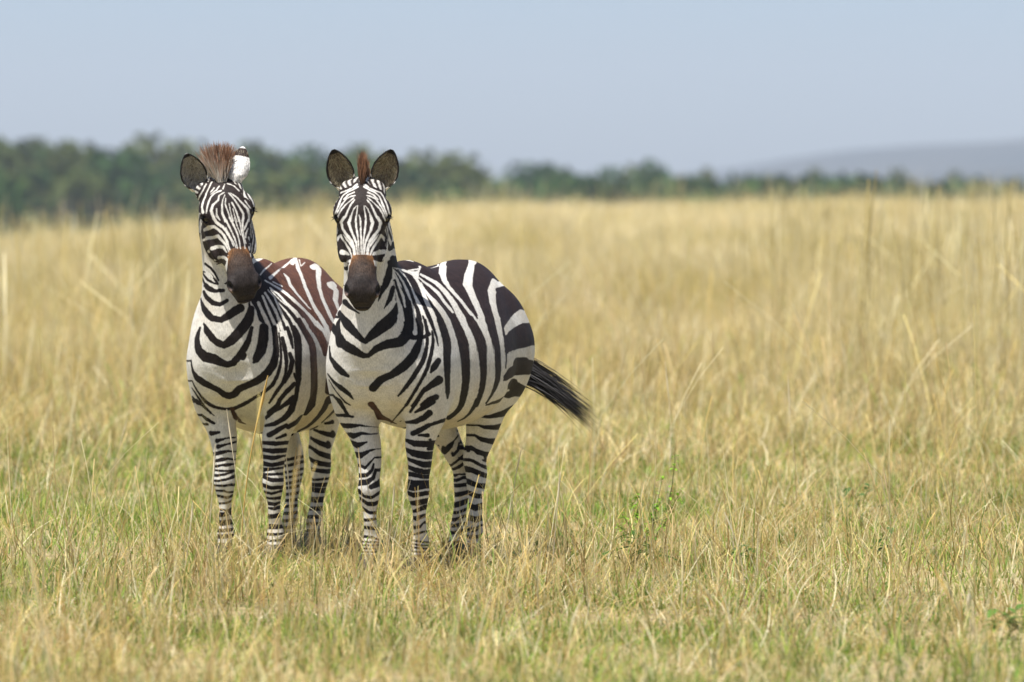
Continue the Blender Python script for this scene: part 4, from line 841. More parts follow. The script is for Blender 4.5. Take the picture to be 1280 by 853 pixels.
('K', 'FRH', [-551, -108, 104, 7, -570, -68, 113, 7]),
('K', 'C', [259, -249, 1081, 12, 299, -248, 1081, 12, 339, -252, 1082, 12, 379, -256, 1084, 12, 583, -194, 1091, 12, 643, -161, 1081, 12, 683, -120, 1049, 19, 698, -82, 1016, 15, 702, -49, 987, 11, 701, -32, 976, 9, 698, -1, 1004, 17, 687, 31, 1033, 22, 677, 48, 1047, 24, 666, 63, 1062, 24, 640, 78, 1100, 14, 624, 81, 1133, 5]),
('K', 'C', [454, -259, 1073, 5, 492, -249, 1074, 5, 529, -233, 1075, 5, 563, -212, 1075, 5, 626, -172, 1077, 5, 609, -191, 1047, 13, 641, -179, 1005, 16, 660, -161, 968, 19]),
('K', 'C', [273, -271, 1028, 15, 313, -271, 1028, 15, 353, -274, 1028, 15, 393, -276, 1029, 15, 545, -240, 1031, 15, 586, -215, 1022, 15, 619, -193, 1012, 15, 648, -173, 1002, 15, 669, -144, 965, 18, 680, -119, 952, 19, 686, -92, 940, 18, 687, -67, 927, 14, 685, -47, 917, 11, 684, -25, 916, 8, 687, 12, 945, 13, 681, 36, 957, 15, 671, 60, 966, 17, 658, 84, 970, 18, 646, 105, 975, 19, 617, 123, 1004, 21, 597, 124, 1045, 18, 591, 120, 1066, 19]),
('K', 'C', [601, 126, 1032, 19, 593, 124, 1054, 18, 583, 119, 1082, 17, 579, 111, 1107, 20, 579, 102, 1133, 23, 586, 91, 1158, 21, 598, 82, 1183, 17, 609, 74, 1210, 11, 618, 69, 1230, 6]),
('W', 'C', [616, 64, 1272, 2, 604, 71, 1241, 3, 591, 79, 1204, 4, 583, 86, 1182, 5, 579, 93, 1162, 6, 585, 103, 1120, 3]),
('W', 'C', [625, 67, 1226, 2, 621, 73, 1197, 2, 616, 80, 1163, 4, 610, 90, 1120, 9, 613, 96, 1090, 11, 617, 100, 1066, 12]),
('K', 'C', [266, -298, 936, 4, 305, -294, 935, 4, 345, -295, 935, 4, 385, -296, 936, 4, 570, -245, 949, 4, 585, -238, 928, 5, 600, -228, 903, 7, 632, -190, 870, 13, 644, -159, 846, 13, 645, -131, 829, 6]),
('K', 'C', [617, -29, 779, 16, 634, 10, 813, 15, 641, 34, 824, 13, 644, 59, 833, 13, 645, 82, 846, 15, 643, 104, 861, 17, 635, 124, 879, 18, 624, 141, 899, 18, 613, 152, 919, 17, 603, 160, 940, 16, 590, 166, 965, 13, 577, 168, 990, 11, 567, 166, 1017, 11, 560, 162, 1041, 12, 557, 152, 1066, 11]),
('K', 'C', [554, 155, 1065, 11, 547, 149, 1087, 9, 538, 140, 1111, 7, 534, 127, 1132, 6, 526, 115, 1157, 6, 516, 100, 1186, 6, 509, 87, 1213, 6, 508, 74, 1237, 6, 573, 68, 1267, 4, 615, 63, 1282, 2]),
('K', 'C', [534, 175, 1065, 4, 541, 182, 1037, 5, 548, 189, 1003, 5, 556, 192, 975, 6, 566, 192, 948, 7, 577, 191, 923, 8, 588, 186, 898, 9, 599, 176, 873, 9, 609, 163, 848, 9, 614, 148, 823, 9, 616, 129, 797, 8, 613, 103, 768, 6, 603, 79, 746, 3]),
('K', 'C', [523, 201, 1019, 3, 528, 208, 981, 6, 537, 209, 956, 7, 551, 208, 927, 7, 565, 205, 895, 8, 575, 199, 864, 7, 584, 190, 839, 7, 590, 178, 814, 6, 594, 162, 784, 6, 591, 142, 755, 6, 581, 120, 727, 6, 565, 100, 707, 6]),
('K', 'C', [577, 114, 721, 4, 528, 68, 685, 4, 436, 1, 647, 2, 406, -20, 635, 2, 354, -50, 622, 2, 68, -165, 611, 2, 30, -175, 615, 2, -8, -184, 619, 2, -46, -191, 626, 2]),
('K', 'C', [522, 229, 893, 11, 545, 219, 868, 13, 560, 209, 845, 4]),
('K', 'C', [516, 229, 812, 17, 551, 203, 788, 12, 570, 179, 767, 9, 572, 166, 748, 8, 568, 151, 729, 7, 557, 125, 703, 6]),
('K', 'C', [512, 216, 740, 11, 536, 193, 728, 12, 547, 166, 707, 9]),
('K', 'C', [515, 189, 1065, 7, 512, 203, 1031, 5, 509, 215, 993, 4, 508, 223, 956, 2]),
('K', 'C', [275, -301, 830, 3, 314, -298, 831, 3, 354, -301, 831, 3, 394, -304, 831, 3, 568, -254, 834, 3, 601, -212, 801, 6, 611, -176, 777, 10, 607, -142, 752, 8, 593, -129, 730, 3]),
('K', 'C', [268, -298, 807, 2, 308, -294, 807, 2, 347, -297, 807, 2, 387, -301, 807, 2, 568, -248, 809, 2, 579, -233, 791, 2, 585, -214, 767, 2, 583, -192, 740, 3, 571, -174, 716, 4, 561, -155, 703, 2]),
('K', 'C', [391, -290, 745, 4, 430, -291, 744, 4, 469, -284, 743, 4, 505, -270, 743, 4, 551, -237, 744, 4, 560, -210, 724, 8, 560, -201, 715, 10]),
('K', 'C', [561, -205, 721, 10, 544, -189, 686, 7, 530, -179, 661, 6]),
('R', 'C', [554, -62, 707, 13, 516, -55, 683, 11, 445, -64, 651, 15, 409, -42, 637, 9, 335, -34, 617, 3]),
('K', 'C', [327, -217, 1134, 12, 366, -221, 1138, 12, 404, -222, 1143, 12, 443, -217, 1147, 12, 672, -133, 1140, 12, 694, -102, 1120, 8, 704, -72, 1102, 3, 706, -57, 1095, 2]),
('K', 'C', [639, 57, 1296, 9, 644, 56, 1275, 12, 651, 54, 1249, 14, 667, 45, 1215, 14, 681, 33, 1184, 8, 690, 23, 1144, 1]),
('K', 'C', [632, 68, 1201, 8, 642, 65, 1180, 9, 654, 61, 1154, 9, 667, 52, 1132, 5, 676, 44, 1115, 1]),
('K', 'C', [394, -263, 664, 6, 432, -266, 661, 6, 470, -257, 659, 6, 503, -236, 657, 6, 521, -215, 658, 6, 529, -186, 658, 7, 523, -157, 652, 4]),
('K', 'C', [318, -206, 653, 10, 348, -221, 637, 10, 378, -237, 628, 10, 413, -246, 623, 10, 486, -222, 614, 10, 510, -176, 613, 10, 504, -132, 616, 4, 478, -101, 610, 1, 464, -92, 609, 1, 444, -86, 607, 1, 405, -87, 605, 1, 108, -175, 618, 1, 70, -186, 621, 1, 31, -195, 625, 1, -7, -203, 630, 1]),
('K', 'C', [343, -192, 623, 11, 363, -202, 606, 11, 389, -216, 594, 11, 424, -222, 587, 11, 500, -166, 570, 11, 501, -125, 582, 6, 479, -94, 578, 2, 464, -86, 579, 2, 443, -80, 579, 2, 136, -163, 614, 2, 98, -175, 617, 2, 60, -185, 620, 2, 21, -194, 624, 2]),
('K', 'C', [364, -156, 569, 11, 379, -178, 561, 11, 406, -195, 554, 11, 441, -198, 548, 11, 497, -149, 530, 11, 495, -106, 545, 3]),
('K', 'C', [377, -150, 526, 5, 397, -173, 520, 5, 431, -184, 516, 5, 431, -182, 513, 5, 397, -171, 517, 5, 377, -149, 522, 5]),
('K', 'FRF', [458, -174, 490, 10, 449, -148, 488, 12, 433, -113, 509, 5, 424, -90, 515, 1]),
('K', 'FRF', [456, -150, 445, 5, 450, -130, 435, 7, 440, -111, 458, 6, 431, -94, 479, 3]),
('K', 'C', [403, -129, 406, 9, 425, -151, 403, 9, 458, -155, 401, 9, 486, -140, 402, 9, 495, -104, 405, 7, 486, -85, 427, 6, 481, -80, 452, 3]),
('K', 'C', [408, -128, 368, 11, 431, -152, 367, 11, 462, -156, 368, 11, 490, -138, 371, 11, 497, -103, 376, 11, 483, -81, 393, 7, 473, -74, 426, 6, 454, -67, 425, 6, 419, -72, 427, 6, 396, -96, 430, 6, 395, -127, 434, 6]),
('K', 'C', [493, -87, 355, 10, 450, -67, 370, 13, 426, -75, 375, 13, 407, -98, 377, 13, 408, -130, 378, 13]),
('K', 'FRF', [467, -148, 334, 10, 459, -131, 315, 5, 448, -103, 309, 6, 437, -66, 332, 7]),
('K', 'FRF', [463, -147, 305, 6, 450, -120, 283, 8, 440, -92, 281, 8, 433, -68, 294, 6]),
('K', 'FRF', [455, -141, 262, 8, 443, -114, 245, 6, 433, -86, 243, 6]),
('K', 'FRF', [444, -120, 213, 6, 434, -90, 217, 4]),
('K', 'FRF', [440, -124, 181, 6, 427, -93, 176, 7]),
('K', 'FRF', [435, -133, 142, 5, 426, -107, 140, 4, 417, -83, 129, 3]),
('K', 'FRF', [437, -135, 121, 3, 418, -83, 119, 3]),
('K', 'FRF', [441, -133, 106, 3, 422, -81, 106, 3]),
('K', 'FRF', [447, -128, 92, 3, 429, -78, 92, 3]),
('K', 'FRF', [455, -125, 78, 3, 438, -77, 78, 3]),
('K', 'FRF', [464, -122, 61, 3, 446, -76, 63, 3]),
('K', 'C', [567, 155, 730, 7, 556, 133, 704, 6, 535, 107, 677, 5]),
('K', 'C', [519, 205, 720, 9, 539, 172, 699, 11, 538, 131, 676, 4]),
('K', 'C', [388, 5, 630, 2, 492, 77, 631, 5, 519, 128, 637, 10, 521, 165, 654, 11, 517, 186, 673, 13]),
('K', 'C', [-59, -148, 606, 10, -22, -138, 600, 10, 16, -127, 596, 10, 54, -115, 593, 10, 504, 109, 585, 10, 506, 150, 605, 10, 499, 177, 620, 8]),
('K', 'C', [503, 133, 578, 4, 485, 167, 577, 8]),
('K', 'FLF', [457, 51, 557, 5, 443, 91, 542, 12, 425, 140, 540, 12]),
('K', 'FLF', [458, 51, 519, 6, 448, 83, 502, 13, 429, 137, 491, 15]),
('K', 'FLF', [460, 54, 481, 5, 451, 85, 468, 8, 435, 131, 453, 12]),
('K', 'FLF', [463, 57, 447, 6, 451, 94, 432, 10, 439, 132, 422, 10]),
('K', 'FLF', [467, 57, 413, 8, 455, 91, 411, 9, 441, 131, 401, 8]),
('K', 'FLF', [472, 52, 385, 6, 458, 92, 376, 10, 445, 128, 381, 5]),
('K', 'FLF', [474, 53, 360, 8, 460, 93, 355, 12, 442, 140, 366, 13]),
('K', 'FLF', [475, 53, 338, 6, 460, 93, 324, 10, 443, 143, 332, 8]),
('K', 'FLF', [465, 67, 290, 4, 452, 103, 290, 11, 440, 139, 298, 11]),
('K', 'FLF', [453, 85, 253, 5, 447, 101, 258, 7, 438, 134, 272, 10]),
('K', 'FLF', [451, 87, 226, 6, 445, 103, 224, 10, 435, 131, 236, 7]),
('K', 'FLF', [445, 89, 185, 7, 437, 115, 190, 6, 434, 130, 207, 5]),
('K', 'FLF', [437, 89, 157, 4, 425, 129, 168, 4]),
('K', 'FLF', [437, 86, 130, 3, 422, 130, 123, 3]),
('K', 'FLF', [439, 87, 115, 3, 425, 131, 109, 3]),
('K', 'FLF', [445, 89, 101, 3, 431, 134, 96, 3]),
('K', 'FLF', [453, 94, 84, 3, 439, 137, 82, 3]),
('K', 'FLF', [461, 98, 68, 3, 446, 139, 68, 3]),
('K', 'H', [835, 3, 1593, 39, 849, 8, 1572, 51, 860, 12, 1546, 68, 867, 15, 1524, 88, 870, 16, 1507, 105]),
('K', 'H', [835, 3, 1593, 39, 849, 8, 1572, 51, 860, 12, 1546, 68, 867, 15, 1524, 88, 870, 16, 1507, 105]),
('K', 'H', [878, -37, 1520, 46, 873, -18, 1533, 49, 864, 0, 1546, 52]),
('K', 'H', [844, 62, 1520, 46, 851, 44, 1533, 49, 855, 24, 1546, 52]),
('K', 'H', [877, 19, 1477, 91, 881, 20, 1464, 89, 887, 23, 1445, 84, 893, 25, 1425, 78, 899, 27, 1407, 70, 905, 30, 1389, 60, 910, 32, 1373, 52, 918, 35, 1352, 46, 923, 37, 1337, 43]),
('K', 'H', [877, 19, 1477, 91, 881, 20, 1464, 89, 887, 23, 1445, 84, 893, 25, 1425, 78, 899, 27, 1407, 70, 905, 30, 1389, 60, 910, 32, 1373, 52, 918, 35, 1352, 46, 923, 37, 1337, 43]),
('K', 'H', [891, -40, 1417, 43, 890, -42, 1404, 41, 882, -47, 1385, 37, 869, -54, 1364, 33, 869, -55, 1347, 30, 868, -53, 1321, 27, 701, -116, 1303, 26]),
('K', 'H', [859, 76, 1417, 43, 860, 78, 1404, 41, 861, 80, 1385, 37, 862, 82, 1364, 33, 862, 83, 1347, 30, 873, 85, 1322, 27, 885, 86, 1305, 26]),
('W', 'H', [864, 0, 1546, 1, 871, 0, 1525, 2, 877, -2, 1499, 3, 882, -2, 1481, 3]),
('W', 'H', [855, 24, 1546, 1, 861, 29, 1525, 2, 864, 35, 1499, 3, 868, 38, 1481, 3]),
('W', 'H', [877, -3, 1501, 3, 883, -1, 1475, 4, 888, 3, 1457, 4, 893, 8, 1438, 4, 898, 13, 1419, 3, 904, 18, 1399, 3, 910, 22, 1379, 2, 917, 26, 1360, 2, 924, 29, 1341, 2, 929, 31, 1326, 1]),
('W', 'H', [864, 36, 1501, 3, 870, 38, 1475, 4, 876, 38, 1457, 4, 883, 38, 1438, 4, 890, 38, 1419, 3, 898, 38, 1399, 3, 905, 40, 1379, 2, 912, 41, 1360, 2, 919, 44, 1341, 2, 924, 46, 1326, 1]),
('W', 'H', [865, -4, 1546, 1, 872, -14, 1533, 2, 879, -21, 1510, 3, 885, -26, 1481, 5]),
('W', 'H', [854, 28, 1546, 1, 853, 40, 1533, 2, 854, 51, 1510, 3, 856, 58, 1481, 5]),
('W', 'H', [880, -25, 1503, 4, 886, -31, 1475, 7, 893, -20, 1446, 6, 897, -11, 1432, 5, 901, -3, 1417, 5, 908, 10, 1391, 4, 913, 14, 1376, 3, 918, 18, 1360, 2, 924, 22, 1343, 2, 929, 25, 1329, 1]),
('W', 'H', [853, 54, 1503, 4, 854, 63, 1475, 7, 867, 60, 1446, 6, 875, 56, 1432, 5, 883, 52, 1417, 5, 896, 47, 1391, 4, 903, 47, 1376, 3, 909, 48, 1360, 2, 916, 49, 1343, 2, 921, 50, 1329, 1]),
('W', 'H', [857, -17, 1570, 2, 867, -30, 1551, 3, 875, -37, 1531, 4, 880, -47, 1504, 5, 880, -64, 1481, 5]),
('W', 'H', [840, 32, 1570, 2, 840, 49, 1551, 3, 842, 60, 1531, 4, 840, 72, 1504, 5, 830, 85, 1481, 5]),
('W', 'H', [880, -56, 1498, 5, 878, -69, 1475, 7, 879, -62, 1449, 6, 885, -50, 1435, 6, 893, -37, 1423, 7, 905, -12, 1399, 7, 914, 4, 1373, 4, 920, 9, 1356, 3, 925, 12, 1342, 3]),
('W', 'H', [835, 78, 1498, 5, 827, 88, 1475, 7, 837, 85, 1449, 6, 848, 80, 1435, 6, 861, 74, 1423, 7, 882, 63, 1399, 7, 898, 57, 1373, 4, 906, 57, 1356, 3, 911, 57, 1342, 3]),
('W', 'H', [853, -22, 1578, 2, 859, -32, 1569, 2, 865, -45, 1557, 2, 869, -57, 1545, 3, 874, -66, 1533, 3, 881, -78, 1510, 3, 855, -99, 1483, 3]),
('W', 'H', [834, 33, 1578, 2, 833, 45, 1569, 2, 830, 59, 1557, 2, 826, 71, 1545, 3, 822, 81, 1533, 3, 819, 94, 1510, 3, 810, 102, 1483, 3]),
('W', 'H', [879, -81, 1498, 2, 856, -102, 1480, 3]),
('W', 'H', [818, 97, 1498, 2, 783, 94, 1480, 3]),
('W', 'H', [845, -19, 1588, 2, 848, -35, 1585, 3, 853, -55, 1575, 3, 865, -70, 1551, 3, 874, -77, 1536, 3, 879, -84, 1520, 3, 854, -103, 1499, 2]),
('W', 'H', [830, 26, 1588, 2, 824, 40, 1585, 3, 816, 60, 1575, 3, 814, 78, 1551, 3, 814, 89, 1536, 3, 814, 98, 1520, 3, 810, 105, 1499, 2]),
('W', 'H', [797, -30, 1634, 5, 816, -42, 1620, 3, 821, -65, 1609, 3, 806, -99, 1599, 3, 667, -139, 1565, 3, 687, -140, 1558, 3, 853, -109, 1546, 3, 702, -142, 1521, 3, 704, -144, 1503, 3]),
('W', 'H', [787, 1, 1634, 5, 796, 24, 1620, 3, 790, 47, 1609, 3, 769, 66, 1599, 3, 767, 75, 1586, 3, 777, 86, 1572, 3, 793, 104, 1546, 3, 796, 111, 1526, 3, 790, 114, 1510, 3]),
('W', 'H', [808, -22, 1625, 4, 825, -38, 1612, 3, 831, -58, 1603, 3, 833, -71, 1594, 3, 835, -82, 1583, 3, 861, -83, 1557, 4, 871, -86, 1541, 4, 876, -91, 1525, 3, 860, -106, 1502, 3]),
('W', 'H', [800, 3, 1625, 4, 805, 27, 1612, 3, 799, 47, 1603, 3, 796, 59, 1594, 3, 793, 70, 1583, 3, 803, 85, 1557, 4, 807, 94, 1541, 4, 809, 102, 1525, 3, 806, 109, 1502, 3]),
('W', 'H', [836, -28, 1601, 3, 843, -51, 1591, 3, 851, -67, 1572, 3]),
('W', 'H', [818, 27, 1601, 3, 811, 49, 1591, 3, 809, 68, 1572, 3]),
('W', 'H', [873, 9, 1507, 2, 874, 15, 1494, 2, 876, 18, 1481, 3]),
('W', 'H', [874, 15, 1493, 3, 879, 18, 1470, 3, 884, 21, 1454, 3, 889, 23, 1438, 3, 897, 28, 1412, 4, 903, 30, 1394, 3, 910, 33, 1373, 3, 919, 37, 1347, 2, 926, 40, 1326, 2]),
('W', 'H', [699, -151, 1470, 5, 688, -152, 1475, 5]),
('W', 'H', [613, 45, 1473, 5, 783, 99, 1478, 5]),
('W', 'H', [842, -99, 1399, 2, 841, -97, 1412, 7, 850, -82, 1422, 6, 862, -66, 1404, 5, 890, -41, 1383, 5, 910, -19, 1363, 5, 921, -6, 1342, 3, 927, -1, 1326, 2]),
('W', 'H', [787, 88, 1399, 2, 790, 86, 1412, 7, 824, 88, 1422, 6, 842, 84, 1404, 5, 866, 79, 1383, 5, 886, 73, 1363, 5, 900, 70, 1342, 3, 908, 70, 1326, 2]),
('W', 'H', [877, -60, 1425, 2, 891, -40, 1407, 4, 905, -18, 1389, 5, 915, 0, 1368, 4, 924, 8, 1342, 5]),
('W', 'H', [842, 84, 1425, 2, 861, 77, 1407, 4, 881, 68, 1389, 5, 897, 61, 1368, 4, 909, 61, 1342, 5]),
('W', 'H', [627, -155, 1352, 11, 865, -70, 1352, 12, 889, -38, 1347, 8, 912, -21, 1342, 3]),
('W', 'H', [799, 92, 1354, 10, 817, 79, 1352, 12, 878, 81, 1347, 8, 890, 77, 1342, 3]),
('W', 'H', [584, -158, 1292, 8, 690, -126, 1301, 13, 926, -10, 1316, 7]),
('W', 'H', [680, 37, 1298, 8, 864, 84, 1304, 13, 905, 77, 1316, 7]),
('W', 'H', [690, -117, 1254, 7, 944, -2, 1268, 4, 953, -2, 1247, 4]),
('W', 'H', [910, 93, 1258, 7, 923, 84, 1268, 4, 930, 90, 1248, 4]),
('W', 'H', [580, -159, 1283, 4, 552, -158, 1262, 3, 494, -158, 1216, 3, 671, -133, 1235, 3, 967, -4, 1227, 2]),
('W', 'H', [676, 39, 1289, 4, 680, 35, 1274, 3, 684, 30, 1257, 3, 907, 101, 1240, 3, 934, 100, 1227, 2]),
('W', 'H', [494, -164, 1206, 5, 456, -190, 1170, 5, 437, -205, 1159, 5, 424, -211, 1155, 5, 634, -158, 1184, 5, 669, -136, 1167, 5, 680, -124, 1154, 4]),
('W', 'H', [676, 37, 1249, 5, 678, 35, 1234, 5, 681, 32, 1215, 5, 908, 116, 1204, 5, 915, 114, 1190, 5, 932, 112, 1173, 4, 917, 99, 1159, 4]),
('K', 'H', [857, -79, 1378, 14, 853, -83, 1388, 12]),
('K', 'H', [807, 81, 1378, 14, 803, 82, 1388, 12])]
def sstep(a, b, x):
    t = np.clip((x - a) / (b - a), 0, 1); return t*t*(3-2*t)

def coat_material():
    m, nt, n, l = new_mat('zebra_coat')
    out = n.new('ShaderNodeOutputMaterial'); p = n.new('ShaderNodeBsdfPrincipled'); l.new(p.outputs[0], out.inputs[0])
    def at(nm):
        a = n.new('ShaderNodeAttribute'); a.attribute_name = nm; return a
    def mth(op, a, b=None):
        x = n.new('ShaderNodeMath'); x.operation = op
        for i, v in enumerate((a, b)):
            if v is None: continue
            if isinstance(v, (int, float)): x.inputs[i].default_value = v
            else: l.new(v, x.inputs[i])
        return x.outputs[0]
    tc = n.new('ShaderNodeTexCoord')
    def noise(s, d, sc3=None):
        t = n.new('ShaderNodeTexNoise'); t.inputs['Scale'].default_value = s; t.inputs['Detail'].default_value = d
        if sc3:
            mp = n.new('ShaderNodeMapping'); mp.inputs['Scale'].default_value = sc3; l.new(tc.outputs['Object'], mp.inputs[0]); l.new(mp.outputs[0], t.inputs[0])
        else: l.new(tc.outputs['Object'], t.inputs[0])
        return t.outputs[0]
    fs = at('stripe').outputs['Fac']
    n1 = noise(60, 3); n2 = noise(260, 2, (1, 1, .3))
    e = mth('ADD', fs, mth('ADD', mth('MULTIPLY', mth('SUBTRACT', n1, .5), .0045), mth('MULTIPLY', mth('SUBTRACT', n2, .5), .0035)))
    mr = n.new('ShaderNodeMapRange'); mr.inputs['From Min'].default_value = -.0020; mr.inputs['From Max'].default_value = .0020; l.new(e, mr.inputs['Value'])
    # hair grain
    g = noise(220, 3, (1, 1, .35)); gb = noise(30, 4)
    def var(col, lo, hi, src):
        mx = n.new('ShaderNodeMix'); mx.data_type = 'RGBA'; mx.blend_type = 'MULTIPLY'; mx.inputs[0].default_value = 1
        r = n.new('ShaderNodeMapRange'); r.inputs['From Min'].default_value = .3; r.inputs['From Max'].default_value = .7
        r.inputs['To Min'].default_value = lo; r.inputs['To Max'].default_value = hi; l.new(src, r.inputs['Value'])
        l.new(col, mx.inputs[6]); l.new(r.outputs[0], mx.inputs[7]); return mx.outputs[2]
    dk = var(var(at('dark').outputs['Color'], .55, 1.5, g), .75, 1.3, gb)
    dn = noise(5, 4); dr = n.new('ShaderNodeMapRange'); dr.inputs['From Min'].default_value = .45; dr.inputs['From Max'].default_value = .75; dr.inputs['To Max'].default_value = .5; l.new(dn, dr.inputs[0])
    dx = n.new('ShaderNodeMix'); dx.data_type = 'RGBA'; l.new(dr.outputs[0], dx.inputs[0]); l.new(at('light').outputs['Color'], dx.inputs[6]); dx.inputs[7].default_value = (.56, .47, .34, 1)
    lt = var(var(dx.outputs[2], .78, 1.12, g), .88, 1.06, gb)
    mx = n.new('ShaderNodeMix'); mx.data_type = 'RGBA'; l.new(mr.outputs[0], mx.inputs[0]); l.new(dk, mx.inputs[6]); l.new(lt, mx.inputs[7])
    l.new(mx.outputs[2], p.inputs['Base Color'])
    p.inputs['Roughness'].default_value = .62
    p.inputs['Specular IOR Level'].default_value = .16
    p.inputs['Sheen Weight'].default_value = .0
    p.inputs['Sheen Roughness'].default_value = .5
    b = n.new('ShaderNodeBump'); b.inputs['Strength'].default_value = .35; b.inputs['Distance'].default_value = .004
    l.new(mth('ADD', g, mth('MULTIPLY', gb, 1.5)), b.inputs['Height']); l.new(b.outputs[0], p.inputs['Normal'])
    return m

def strands(rng, roots, dirs, lens, width, cols0, cols1, droop=0.0, seg=3, jit=.1):
    """flat tapering hairs; returns V,F,color"""
    n = len(roots); roots = np.array(roots); dirs = np.array(dirs)
    dirs = dirs + rng.normal(0, jit, dirs.shape); dirs /= np.linalg.norm(dirs, axis=1)[:, None]
    sv = np.cross(dirs, rng.normal(0, 1, dirs.shape)); sv /= np.linalg.norm(sv, axis=1)[:, None]
    V = np.zeros((n, seg+1, 2, 3)); Cc = np.zeros((n, seg+1, 2, 3))
    bend = rng.normal(0, jit*.5, dirs.shape)
    for k in range(seg+1):
        t = k/seg
        c = roots + (dirs*t + bend*t*t)*lens[:, None] + np.array([0, 0, -1])*droop*(t*t)*lens[:, None]
        w = width*(1-t**2*.9)/2
        V[:, k, 0] = c - sv*w; V[:, k, 1] = c + sv*w
        Cc[:, k, :] = (cols0*(1-t)+cols1*t)[:, None, :]
    idx = np.arange(n)[:, None]*(seg+1)*2 + np.arange(seg)[None]*2
    F = np.stack([idx, idx+1, idx+3, idx+2], -1).reshape(-1, 4)
    return V.reshape(-1, 3), F, Cc.reshape(-1, 3)

MAT = {}
def paint(z, V, N, STR):
    """signed stripe field in metres; negative = dark hair"""
    fs = np.full(len(V), .05, np.float32)
    isred = np.zeros(len(V), bool)
    fs = np.where(V[:, 0] < .28, np.clip((.93 - .1*np.clip((-V[:, 0]-.4)/.3, 0, 1) - V[:, 2])*.09, -.04, .04), fs).astype(np.float32)
    touched = np.zeros(len(V), bool); dW = np.full(len(V), .05, np.float32); inK = np.zeros(len(V), bool)
    hT = (V - z.hp) @ z.hu; hN = (V - z.hp) @ z.hn
    fs[(np.minimum(z.skull(V), z.jaw(V)) < .03) & (hT > -.03) & (hT < .40) & (hN > -.05)] = -.02
    X, Y, Z = V.astype(np.float32).T
    Nf = N.astype(np.float32)
    th = rad(z.K['theta'])
    across = np.array([-math.sin(th), math.cos(th), 0]); along = np.array([-math.cos(th), -math.sin(th), 0])
    def stroke(fs, key, q, mirror):
        pol, flag = key[0], key[1][0]
        q = q.copy()
        m = np.array([1, -1, 1]) if mirror else 1
        if mirror: q[:, 1] *= -1
        # stripes stretch along the flank, so distances that way count for less
        P = q[:, :3]; R = q[:, 3]
        A = np.stack([across*m, np.array([0, 0, 1.]), along*m*(1.0 if flag == 'F' else .30)]).T
        P = q[:, :3]; R = q[:, 3]
        if flag == 'F':
            P = q[:, :3]
            leg = {sd + ('F' if kd == 'fore' else 'H'): lf for kd, sd, lf in z.legs}[key[1][1:]]
            i = np.flatnonzero((Z > P[:, 2].min() - .07) & (Z < P[:, 2].max() + .07))
            i = i[leg(V[i]) < (.035 if key[1][2] == 'H' else .016)]
            u = V[i] @ across; pu = P @ across; o = np.argsort(pu)
            zc = np.interp(u, pu[o], P[o, 2]); rr = np.interp(u, pu[o], R[o]*1.10+.0010)
            best = (np.abs(V[i, 2] - zc) - rr).astype(np.float32)
            fs[i] = np.minimum(fs[i], best); touched[i[best < .02]] = True
            return
        if pol == 'W' and flag == 'H': R = R*.90
        if pol == 'W' and flag == 'T': R = R*.94
        if pol != 'W': R = R*1.10 + .0008
        pad = (R.max() + .03) * (1 if flag == 'F' else 2.6)
        lo, hi = P.min(0) - pad, P.max(0) + pad
        i = np.flatnonzero((X > lo[0]) & (X < hi[0]) & (Y > lo[1]) & (Y < hi[1]) & (Z > lo[2]) & (Z < hi[2]))
        if len(i) == 0: return
        e = .004
        SN = np.stack([z.f(P + np.eye(3)[k]*e) - z.f(P - np.eye(3)[k]*e) for k in range(3)], 1)
        SN /= np.maximum(np.linalg.norm(SN, axis=1), 1e-9)[:, None]
        v = (V[i] @ A).astype(np.float32); P = P @ A; nv = Nf[i]
        best = np.full(len(i), .05, np.float32)
        for a in range(max(1, len(P)-1)):
            b = min(a+1, len(P)-1)
            pad = max(R[a], R[b]) + .03
            l2 = np.minimum(P[a], P[b]) - pad; h2 = np.maximum(P[a], P[b]) + pad
            j = np.flatnonzero(((v > l2) & (v < h2)).all(1))
            if len(j) == 0: continue
            d = P[b]-P[a]; L = d@d
            t = np.clip(((v[j]-P[a])@d)/L, 0, 1) if L > 1e-9 else np.zeros(len(j))
            dd = np.linalg.norm(v[j] - P[a] - t[:, None]*d, axis=1) - (R[a]+(R[b]-R[a])*t)
            ok = nv[j] @ (SN[a]+SN[b]) > (-.5 if flag == 'F' else -.2)
            dd = np.where(ok, dd, .05)
            best[j] = np.minimum(best[j], dd)
        if not mirror: touched[i[best < .02]] = True
        if pol == 'W':
            fs[i] = np.maximum(fs[i], -best)
            if flag == 'H': dW[i] = np.minimum(dW[i], best)
        elif flag == 'H':
            inK[i[best < 0]] = True
            fs[i] = np.minimum(fs[i], best)
        else: fs[i] = np.minimum(fs[i], best)
        if pol == 'R' and not mirror: isred[i[best < .004]] = True
    Q = [((a, b), np.array(s, float).reshape(-1, 4) / 1000) for a, b, s in STR]
    if True:   # the hidden flank wears the mirrored pattern
        fm = fs.copy()
        for k, q in Q:
            if k[1][0] == 'T': stroke(fm, k, q, True)
        right = (V[:, 1] < 0)
        for k, q in Q: stroke(fs, k, q, False)
        w = right & ~touched & (V[:, 0] < .50)
        fs = np.where(w & (N[:, 1] < -.15), fm, fs)
    return fs, isred, touched, dW, inK

